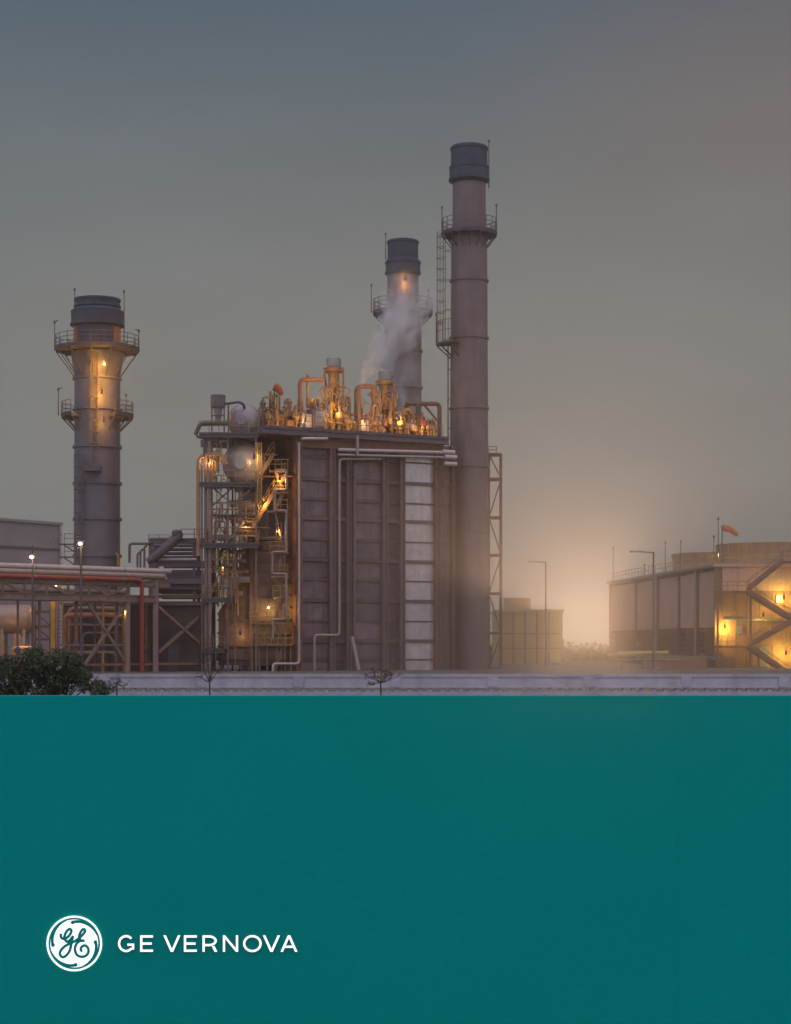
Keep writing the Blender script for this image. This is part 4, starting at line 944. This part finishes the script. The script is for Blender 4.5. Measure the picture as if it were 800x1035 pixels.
# equipment behind the rack
Y = 176.0
t = thing('storage_tank', 'beige horizontal storage tank lit orange at the left edge', 'tank', (X(10, Y), Y, 0))
MB().tube([(X(-60, Y), Y, Z(626, Y)), (X(-58, Y), Y, Z(626, Y)), (X(30, Y), Y, Z(626, Y)), (X(33, Y), Y, Z(626, Y))], [.9, 1.35, 1.35, .9], 28).build('tank_shell', M['beigepipe'], t)
for px in (-50, -20, 4, 26): MB().box(X(px-1.5, Y), X(px+1.5, Y), Y-1, Y+1, 0, Z(632, Y)).build('saddle', M['concrete'], t)
for px, pyt in ((15, 640), (20, 641), (3, 642), (34, 612)):
    MB().tube([(X(px, Y-2), Y-2, 0), (X(px, Y-2), Y-2, Z(pyt, Y-2))], .1, 8).build('standpipe', M['warmpipe'], t)
t = thing('pump_skid', 'orange lit steel pump skid beneath the beige tank', 'pump skid', (X(30, Y-4), Y-4, 0))
MB().box(X(8, Y-4), X(52, Y-4), Y-5, Y-3, .3, .9).build('base_frame', M['rust'], t); MB().box(X(34, Y-4), X(50, Y-4), Y-4.8, Y-3.4, .9, 1.9).build('motor', M['warmpipe'], t)
MB().pipe([P(12, 672, Y-4), P(12, 655, Y-4), P(33, 655, Y-4), P(33, 664, Y-4)], .2, 8).build('pipe', M['warmpipe'], t)
for a in (12, 48): MB().box(X(a, Y-4), X(a+3, Y-4), Y-4.9, Y-3.1, 0, .3).build('foot', M['concrete'], t)
for lv, (a, b) in ((617, (35, 50)), (633, (35, 50)), (648, (36, 50))):
    pass
Y = 180.0
t = thing('switch_rack', 'dark steel equipment rack with three shelves beside the yellow mast', 'rack', (X(43, Y), Y, 0))
for px in (35.5, 51): MB().bar((X(px, Y), Y, 0), (X(px, Y), Y, Z(612, Y)), .18).build('post', M['steel'], t)
for py in (617, 632, 645): MB().box(X(35, Y), X(51.5, Y), Y-.3, Y+.6, Z(py+2.5, Y), Z(py, Y)).build('shelf', M['steel'], t)
for (a, b) in ((632, 619), (645, 634)): MB().bar(P(36, b, Y), P(50, a, Y), .1).build('brace', M['steel'], t)
Y = 176.2
sh = thing('equipment_shed', 'dark brown sheeted shed behind the pipe rack', 'shed', (X(140, Y), Y, 0))
MB().box(X(64, Y), X(206, Y), Y, Y+1.6, 0, Z(612, Y)).build('wall', M['darkbrown'], sh)
MB().box(X(62, Y), X(207, Y), Y-.3, Y+1.8, Z(612, Y), Z(609, Y)).build('roof', M['steel'], sh)
for px in (70, 98, 113, 141, 170): MB().box(X(px, Y), X(px+11, Y), Y-.08, Y, .05, 2.6).build('door', M['steel'], sh)
Y = 174.6
random.seed(3)
cl_ = [(66, 126, 622, .3, 'rust'), (66, 126, 632, .16, 'steelp'), (84, 122, 640, .14, 'steel'), (70, 126, 615, .2, 'column'), (72, 118, 660, .2, 'tan')]
for (a, b, py, r, mm), lab in zip(cl_, ('thick rusty pipe crossing behind the rack braces', 'thin grey pipe below the thick rusty one behind the rack braces', 'short dark pipe lowest between the rack braces', 'mauve pipe just under the rack behind the braces', 'tan pipe near the ground behind the rack braces')):
    tag(MB().pipe([(X(a, Y), Y, 0), P(a, py, Y), P(b, py, Y), (X(b, Y), Y, 0)], r, 10, .6).build('pipe', M[mm]), lab, 'pipe')
# air cooler frame right of the rack
Y = 178.0
A_ = thing('air_cooler', 'purple grey air cooler frame with stacked beams and tubes, left of the frame tower', 'air cooler', (X(182, Y), Y, 0))
for px, w in ((153, .45), (211, .55), (196.5, .3)):
    for dy in (0, 4): MB().bar((X(px, Y), Y+dy, 0), (X(px, Y), Y+dy, Z(545, Y)), w).build('column', M['steelp'], A_)
for py, h, mm, a, b in ((546.5, .42, 'steelp', 152, 213), (570, .5, 'steelp', 160, 213), (586.5, .72, 'steelp', 158, 214), (609.5, .3, 'redpipe', 158, 213), (603, .3, 'tan', 158, 208), (594, .35, 'steelp', 158, 205)):
    for dy in (-.3, 4.3): MB().hbeam((X(a, Y), Y+dy, Z(py, Y)), (X(b, Y), Y+dy, Z(py, Y)), .3, h).build('beam', M[mm], A_)
for i, py in enumerate((551.5, 555.5, 559.5, 563.5, 567)):
    MB().tube([P(156, py, Y+1), P(203, py, Y+1)], .16, 10).build('tube', M['steel' if i % 2 else 'steelp'], A_)
MB().tube([P(157, 565.5, Y-.8), P(199, 565.5, Y-.8)], .14, 10).build('tube', M['palepipe'], A_)
MB().box(X(160, Y), X(204, Y), Y+.3, Y+3.7, Z(600, Y), Z(576, Y)).build('plenum', M['steel'], A_)
MB().tube([P(149, 568, Y-1.2), P(158, 562, Y-1.2), P(180, 543, Y-1.2), P(182, 538, Y-1.2)], [.3, .45, .5, .35], 14).build('tilted_duct', M['steel'], A_)
p = P(174, 536, Y-1.2)
MB().lathe([(.42, 0), (.5, .15), (.5, .55), (.2, .7), (.001, .72)], P(179, 543, Y-1.2), 16).build('fan_head', M['steel'], A_)
MB().railing([P(183, 546, Y-.4), P(210, 546, Y-.4)], 1.05, .04, 1.2).build('railing', M['steel'], A_)
MB().pipe([P(131, 569, Y-.5), P(131, 549.5, Y-.5), P(152, 549.5, Y-.5)], .12, 8).build('pipe', M['steel'], A_)
for px in (139, 142, 146): MB().pipe([P(px, 580, Y-.2), P(px, 560-(px-139), Y-.2), P(px+3, 558-(px-139), Y-.2)], .1, 8).build('pipe', M['steelp'], A_)
MB().railing([P(150, 546, Y-.4), P(172, 546, Y-.4)], .5, .03, 1.2).build('railing', M['steelp'], A_)
Y = 181.0
t = tag(MB().pipe([(X(119.5, Y), Y, 0), P(119.5, 560, Y), P(112, 560, Y)], .14, 8, .4).build('pipe', M['yellow']), 'yellow upright pipe at the right foot of the left chimney', 'pipe')

# street lamps
def street_lamp(label, px, ptop, Yl, head_py, watts, lit=True, arm=0, base=None):
    t = thing('street_lamp', label, 'lamp post', (X(px, Yl), Yl, 0)); zt_ = Z(ptop, Yl)
    MB().tube([(X(px, Yl), Yl, 0), (X(px, Yl), Yl, zt_)], [.12, .075], 8).build('post', M['steel'], t)
    MB().lathe([(.24, 0), (.24, .25), (.14, .3)], (X(px, Yl), Yl, 0), 10).build('base', M['concrete'], t)
    if arm:
        MB().tube([(X(px, Yl), Yl, zt_-.05), (X(px+arm, Yl), Yl, zt_+.05)], .06, 8).build('arm', M['steel'], t)
        p = Vector((X(px+arm, Yl), Yl, zt_)); MB().obox(p+Vector((math.copysign(.25, arm), 0, .03)), (.42, 0, 0), (0, .14, 0), (0, 0, .07)).build('lamp_head', M['greymetal'], t)
    if lit:
        p = Vector((X(px, Yl), Yl-.35, Z(head_py, Yl))); MB().box(p.x-.32, p.x+.32, p.y-.05, p.y+.3, p.z+.17, p.z+.24).build('lamp_head', M['steel'], t)
        MB().sphere(p, .2, 12, 1.15, 1, .8).build('bulb', M['pale_bulb'], t)
        l = bpy.data.lights.new('lamp_light', 'POINT'); l.energy = watts; l.color = (1, .68, .36); l.shadow_soft_size = .22; lo = bpy.data.objects.new('lamp_light', l); C.objects.link(lo); lo.parent = t; lo.location = p-Vector((X(px, Yl), Yl, 0))+Vector((0, -.3, -.2))
street_lamp('lit lamp post in front of the warehouse, leftmost', 33, 551, 155, 563, 60)
street_lamp('lit lamp post standing before the left chimney', 82, 543, 155, 549.5, 60)
street_lamp('unlit lamp post with a straight arm before the ribbed cooling tower', 661, 558, 168, 0, 0, False, -17)
street_lamp('faint unlit lamp post with a sloping arm left of the glow', 552, 568, 215, 0, 0, False, -13)
glow_lamp(P(127.5, 618, 174), 60, 'lamp lighting the yellow post behind the red drop pipe', col=(1, .6, .2), r=.1, shield=False)
glow_lamp(P(57, 592, 171), 60, 'lamp at the top of the yellow mast under the rack pipes', col=(1, .62, .24), r=.11, shield=False)
glow_lamp(P(22, 641, 171), 90, 'orange lamp under the beige tank at the left edge', col=(1, .48, .16), r=.1)
glow_lamp(P(44, 606, 176), 34, 'small orange lamp above the equipment rack', col=(1, .5, .18), r=.08)
Y = 173.0
tag(MB().tube([(X(126, Y), Y+1, 0), (X(126, Y), Y+1, Z(617, Y))], .22, 10).build('post', M['yellow']), 'yellow bollard post behind the red drop pipe', 'post')

# ------------------------------------------------------------------ warehouse at far left
Y = 262.0; WF = Face(-90, 236, 61, 258)
W = thing('warehouse', 'pale grey sheeted warehouse with a sloping eave behind the left lamp posts', 'building', WF.pz(0, 0))
zt = WF.z(528.5, 30)
m_ = MB(); WF.box(m_, -90, 61, 0, zt, -30, 0); m_.build('wall', M['warehouse'], W)
m_ = MB(); WF.box(m_, -90, 62, zt, zt+.35, -30.3, .35); m_.build('roof', M['greymetal'], W)
m_ = MB(); WF.box(m_, -90, 61, WF.z(554, 30)-.15, WF.z(554, 30)+.15, .0, .16); m_.build('sheeting_rail', M['steel'], W)
m_ = MB(); WF.box(m_, 59.3, 61.4, 0, zt-.01, .01, .3); m_.build('corner_trim', M['palepipe'], W)
for a, b in ((56, 62), (51, 57)): MB().bar(WF.pt(a, 548, .6), WF.pt(b, 540, .6), .12).build('pipe', M['greymetal'], W)

# ------------------------------------------------------------------ cooling tower at the right
N_ = Vector((X(725, 200), 200, 0)); Fv = Vector((X(618, 258), 258, 0)); sd_ = (Fv-N_).normalized(); ln = (Fv-N_).length
ed_ = Vector((sd_.y, -sd_.x, 0)); WT = 17.0         # sd_ runs away from us, ed_ to the right
ztop = Z(573, 200); zlo = Z(634, 200)
CT = thing('cooling_tower', 'long ribbed cooling tower with two fan cowls and an outside zigzag stair, at the right', 'cooling tower', N_)
def cbox(mb, s0, s1, e0, e1, z0, z1):
    c_ = N_+sd_*(s0+s1)/2+ed_*(e0+e1)/2; c_.z = (z0+z1)/2
    mb.obox(c_, sd_*abs(s1-s0)/2, ed_*abs(e1-e0)/2, (0, 0, abs(z1-z0)/2)); return mb
cbox(MB(), .2, ln, .6, WT, 0, ztop-.02).build('core_wall', M['tower_dark'], CT)
tt = [0, 8, 17, 28, 41, ln]
for a, b in zip(tt, tt[1:]):
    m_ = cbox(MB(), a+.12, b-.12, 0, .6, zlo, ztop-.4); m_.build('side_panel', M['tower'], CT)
    for z_ in [zlo-.42-k_*.62 for k_ in range(int((zlo-1.2)/.62))]: cbox(MB(), a+.2, b-.2, .12, .5, z_-.05, z_+.14).build('louvre', M['tower_dark'], CT)
for a in tt: cbox(MB(), max(-.1, a-.16), a+.16, -.25, .58, 0, ztop-.02).build('rib', M['rust'], CT)
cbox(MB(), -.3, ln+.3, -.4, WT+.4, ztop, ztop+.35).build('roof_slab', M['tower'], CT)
cbox(MB(), -.3, ln+.3, -.55, .3, .9, 1.25).build('basin_kerb', M['concrete'], CT)
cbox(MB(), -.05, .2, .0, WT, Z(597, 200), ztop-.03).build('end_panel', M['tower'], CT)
cbox(MB(), -.02, .2, .0, WT, 0, Z(597, 200)).build('end_wall', M['tower_dark'], CT)
for i in range(12): cbox(MB(), -.09, -.02, .6+i*1.35, .72+i*1.35, 0, Z(598, 200)).build('end_rib', M['tower_dark'], CT)
for so, eo, r, hh in ((9.0, 8.3, 5.9, 2.5), (31, 8.3, 5.9, 2.5)):
    c_ = N_+sd_*so+ed_*eo; c_.z = ztop+.35
    m_ = MB().lathe([(r*.97, 0), (r*.95, hh*.5), (r*1.0, hh), (r*.97, hh+.05), (r*.93, hh), (r*.9, hh*.4), (r*.9, 0.05), (.001, .05)], c_, 48); fc = m_.build('fan_cowl', M['fan'], CT)
    m_ = MB()
    for i in range(24):
        a = 2*math.pi*i/24; u = Vector((math.cos(a), math.sin(a), 0)); m_.bar(c_+u*(r*.98), c_+u*(r*1.01)+Vector((0, 0, hh)), .1)
    m_.build('cowl_rib', M['fan'], fc)
rl = MB(); zq = ztop+.35
rl.railing([N_+Vector((0, 0, zq)), N_+sd_*ln+Vector((0, 0, zq))], 1.1, .035, 2.0); rl.railing([N_+Vector((0, 0, zq)), N_+ed_*WT+Vector((0, 0, zq))], 1.1, .035, 1.5); rl.build('roof_railing', M['yellow'], CT)
for px, pt_, s_ in ((667, 547, 26), (685, 546, 18), (727, 523, .6), (719, 541, 2.5), (647, 570, 38), (611, 553, ln)):
    b = N_+sd_*s_+ed_*.3; yy = b.y; rod(CT, Vector((b.x, yy, ztop+.3)), Vector((b.x, yy, Z(pt_, yy))), .06)
for s_ in (8, 28): 
    c_ = N_+sd_*s_-ed_*.42; MB().tube([Vector((c_.x, c_.y, 0)), Vector((c_.x, c_.y, ztop))], .11, 8).build('downpipe', M['palepipe'], CT)
cbox(MB(), -.3, ln+.3, -.62, -.42, ztop+.08, ztop+.3).build('gutter', M['greymetal'], CT)
cbox(MB(), -.14, -.09, 4.6, 5.6, .1, 2.3).build('door', M['greymetal'], CT)
for e_, z_ in ((2.0, 3.6), (6.4, 6.9), (10.5, 3.2)): cbox(MB(), -.2, -.09, e_, e_+.7, z_, z_+.9).build('junction_box', M['greymetal'], CT)
cbox(MB(), -.22, -.1, .7, WT-.5, 5.0, 5.22).build('cable_tray', M['greymetal'], CT)
# zigzag stair on the end, one flight above the other
Yc = 198.2
def flight(a, b):
    pa, pb = P(*a, Yc), P(*b, Yc); m_ = MB()
    for dy in (0, 1.0): m_.bar(pa+Vector((0, dy, 0)), pb+Vector((0, dy, 0)), .12, .38)
    n = int(abs(pa.z-pb.z)/.2)
    for i in range(n):
        q = pa.lerp(pb, (i+.5)/n); m_.box(q.x-.14, q.x+.14, Yc+.06, Yc+.94, q.z+.02, q.z+.06)
    f = m_.build('stair_flight', M['rust'], CT)
    mp_ = MB(); mp_.bar(pa+Vector((0, -.1, .3)), pb+Vector((0, -.1, .3)), .05, .38); mp_.build('parapet', M['tower_dark'], f); MB().railing([pa+Vector((0, -.1, .55)), pb+Vector((0, -.1, .55))], .5, .035, 1.3).build('handrail', M['tan'], f)
for a, b in (((792, 568), (757, 596)), ((755, 598), (803, 628)), ((803, 628), (760, 652)), ((757, 654), (797, 682))): flight(a, b)
for a, b, py in ((725, 757, 597), (724, 760, 653), (799, 835, 628), (790, 835, 567)):
    m_ = MB().box(X(a, Yc), X(b, Yc), Yc-.1, Yc+1.5, Z(py+2.2, Yc), Z(py, Yc)); l_ = m_.build('stair_landing', M['rust'], CT); MB().railing([P(a, py, Yc-.05), P(b, py, Yc-.05)], 1.0, .035, 1.2).build('railing', M['tan'], l_)
for px in (726, 759, 801, 834): MB().bar((X(px, Yc+.4), Yc+.4, 0), (X(px, Yc+.4), Yc+.4, Z(597 if px < 790 else 567, Yc)), .2).build('stair_post', M['rust'], CT)
for px, py, w, lab in ((733, 634, 380, 'yellow lamp beside the lower stair landing of the cooling tower'), (793, 604, 300, 'yellow lamp near the right stair flight of the cooling tower'), (795, 660, 300, 'yellow lamp low by the last stair flight of the cooling tower'), (772, 622, 50, 'faint yellow lamp between the stair flights of the cooling tower')):
    glow_lamp(P(px, py, Yc+.9), w, lab, col=(1, .78, .10), r=.11)
for px, py, w, lab in ((728, 560, 60, 'yellow lamp at the near corner of the tower roof'), ):
    glow_lamp(P(px, py, 200.5), w, lab, col=(.95, .8, .2), r=.09)
q = N_+sd_*4.0+ed_*1.6
sock('orange wind sock on a pole above the cooling tower', 400+F*q.x/q.y, 570, 533, q.y, 400+F*q.x/q.y+16, 541, .36)
# low green pipe bridge at the foot of the tower
Y = 186.0
t = thing('pipe_bridge', 'low pale green pipe on short stands in front of the cooling tower', 'pipe', (X(650, Y), Y, 0))
MB().tube([P(624, 661, Y), P(676, 660, Y)], .22, 12).build('pipe', M['ochre'], t)
for px in (628, 650, 672): MB().bar((X(px, Y), Y, 0), P(px, 661.5, Y), .16).build('stand', M['tan'], t)
MB().tube([P(624, 667, Y+.5), P(690, 667, Y+.5)], .12, 10).build('pipe', M['beigepipe'], t)
tag(MB().box(X(660, Y), X(722, Y), Y+4, Y+7, 0, Z(664, Y)).build('pump_house', M['tower_dark']), 'low reddish pump housing at the foot of the cooling tower', 'pump house')

# ochre tower behind the lattice
Y = 238.0
O_ = thing('cooling_tower', 'hazy ochre cooling tower block with a round cowl, behind the lattice tower', 'cooling tower', (X(540, Y), Y, 0))
MB().box(X(506, Y), X(569, Y), Y, Y+20, 0, Z(619, Y)).build('wall', M['ochre'], O_)
MB().box(X(504.5, Y), X(570.5, Y), Y-.3, Y+20.3, Z(619, Y), Z(616, Y)).build('roof_slab', M['ochre'], O_)
MB().lathe([(14.5*Y/F, Z(616, Y)), (13.8*Y/F, Z(610, Y)), (14.4*Y/F, Z(603.5, Y)), (13.5*Y/F, Z(603.5, Y)), (13*Y/F, Z(614, Y)), (.001, Z(614, Y))], (X(523, Y+6), Y+6, 0), 32).build('fan_cowl', M['fan'], O_)
for px in (507, 519, 531, 543, 555, 568): MB().box(X(px-.7, Y), X(px+.7, Y), Y-.2, Y, 0, Z(619, Y)).build('rib', M['tan'], O_)
for py in (640, 655): MB().box(X(507.8, Y), X(567.2, Y), Y-.12, Y, Z(py+1, Y), Z(py, Y)).build('rail', M['tan'], O_)
Y = 225.0
t = thing('kiosk', 'small low pale kiosk beneath the sun glow', 'kiosk', (X(575, Y), Y, 0)); MB().box(X(558, Y), X(588, Y), Y, Y+4, 0, Z(676, Y)+.6).build('wall', M['wallwhite'], t); MB().box(X(557, Y), X(589, Y), Y-.3, Y+4.3, Z(676, Y)+.6, Z(676, Y)+.8).build('roof', M['greymetal'], t)

# ------------------------------------------------------------------ plants
def leaf_cloud(mb, c_, rad, n, size, rng):
    for i in range(n):
        while True:
            u = Vector((rng.uniform(-1, 1), rng.uniform(-1, 1), rng.uniform(-1, 1)))
            if u.length < 1: break
        p = Vector(c_)+Vector((u.x*rad[0], u.y*rad[1], u.z*rad[2])); s_ = size*rng.uniform(.6, 1.4)
        nrm = Vector((rng.uniform(-1, 1), rng.uniform(-1, 1), rng.uniform(-.3, 1))).normalized(); a = nrm.orthogonal().normalized(); a.rotate(Matrix.Rotation(rng.uniform(0, 6.3), 3, nrm)); b = nrm.cross(a)
        mb.add([p-a*s_, p-b*s_*.34, p+a*s_*.9, p+b*s_*.34], [(0, 1, 2, 3)])
def bush(name, label, cx, Yb, lobes, dens, size, mm, seed, trunk=True):
    rng = random.Random(seed); t = thing(name, label, 'tree' if name == 'tree' else 'shrub', (X(cx, Yb), Yb, 0))
    cr_ = MB(); tk = MB(); base = Vector((X(cx, Yb), Yb, 0))
    tk.tube([base, base+Vector((.03, 0, .45)), base+Vector((-.02, 0, .9))], [.09, .07, .05], 8)
    for px, py, rx, rz_ in lobes:
        c_ = P(px, py, Yb+rng.uniform(-.35, .35)); s_ = Yb/F
        for k_ in range(5):
            cc_ = c_+Vector((rng.uniform(-1, 1)*rx*s_*.55, rng.uniform(-.4, .4), rng.uniform(-1, 1)*rz_*s_*.55)); leaf_cloud(cr_, cc_, (rx*s_*.55, .4, rz_*s_*.5), int(dens*rx*rz_/5), size, rng)
        tk.tube([base+Vector((0, 0, .5)), base.lerp(c_, .5)+Vector((rng.uniform(-.1, .1), 0, .1)), c_], [.045, .03, .012], 6)
        for k_ in range(4): tk.tube([c_, c_+Vector((rng.uniform(-1, 1)*rx*s_, rng.uniform(-.3, .3), rng.uniform(.2, 1.2)*rz_*s_))], [.012, .004], 5)
    tk.build('trunk', M['bark'], t); cr_.build('crown', M[mm], t); return t
bush('tree', 'dense dark green bushy tree at the lower left, before the yard wall', 38, 52, [(-4, 668, 18, 14), (60, 690, 22, 14), (10, 696, 24, 12), (86, 680, 14, 14), (40, 684, 22, 18), (56, 666, 14, 12), (78, 670, 12, 12), (6, 680, 19, 18), (28, 672, 18, 18), (48, 672, 16, 14), (66, 678, 18, 18), (84, 688, 16, 14), (98, 698, 13, 9), (94, 690, 14, 11), (108, 699, 10, 7), (20, 700, 22, 16), (55, 698, 25, 16), (-14, 682, 16, 18), (14, 668, 9, 7), (70, 664, 8, 6), (36, 660, 9, 7), (60, 658, 8, 5)], 1.9, .066, 'leaf', 4)
def sapling(label, px, Yb, tops, seed, mm='leaf2', n=26):
    rng = random.Random(seed); t = thing('sapling', label, 'sapling', (X(px, Yb), Yb, 0)); tk = MB(); lf = MB(); base = Vector((X(px, Yb), Yb, 0)); fork = P(px, 690, Yb)
    tk.tube([base, base.lerp(fork, .5)+Vector((.015, 0, 0)), fork], [.035, .028, .022], 7)
    for a, b in tops:
        e = P(a, b, Yb+rng.uniform(-.3, .3)); mid = fork.lerp(e, .5)+Vector((rng.uniform(-.06, .06), 0, .02)); tk.tube([fork, mid, e], [.018, .012, .004], 6)
        for k_ in range(11):
            q = mid.lerp(e, rng.random()); w = q+Vector((rng.uniform(-.2, .2), rng.uniform(-.1, .1), rng.uniform(0, .2))); tk.tube([q, w], [.006, .002], 4); leaf_cloud(lf, w, (.06, .06, .06), n//8, .035, rng)
    tk.build('trunk', M['bark'], t); lf.build('crown', M[mm], t)
sapling('bare slim sapling before the yard wall, below the frame tower', 212, 56, [(214, 636), (205, 668), (220, 664), (226, 676), (200, 684), (210, 650)], 2)
sapling('low twiggy sapling before the yard wall, below the boiler face', 385, 56, [(370, 684), (378, 681), (386, 680), (393, 682), (401, 685), (390, 690), (374, 693)], 3, n=40)
sapling('tiny dry sapling before the yard wall near the tree', 118, 55, [(110, 694), (120, 690), (126, 696)], 6)
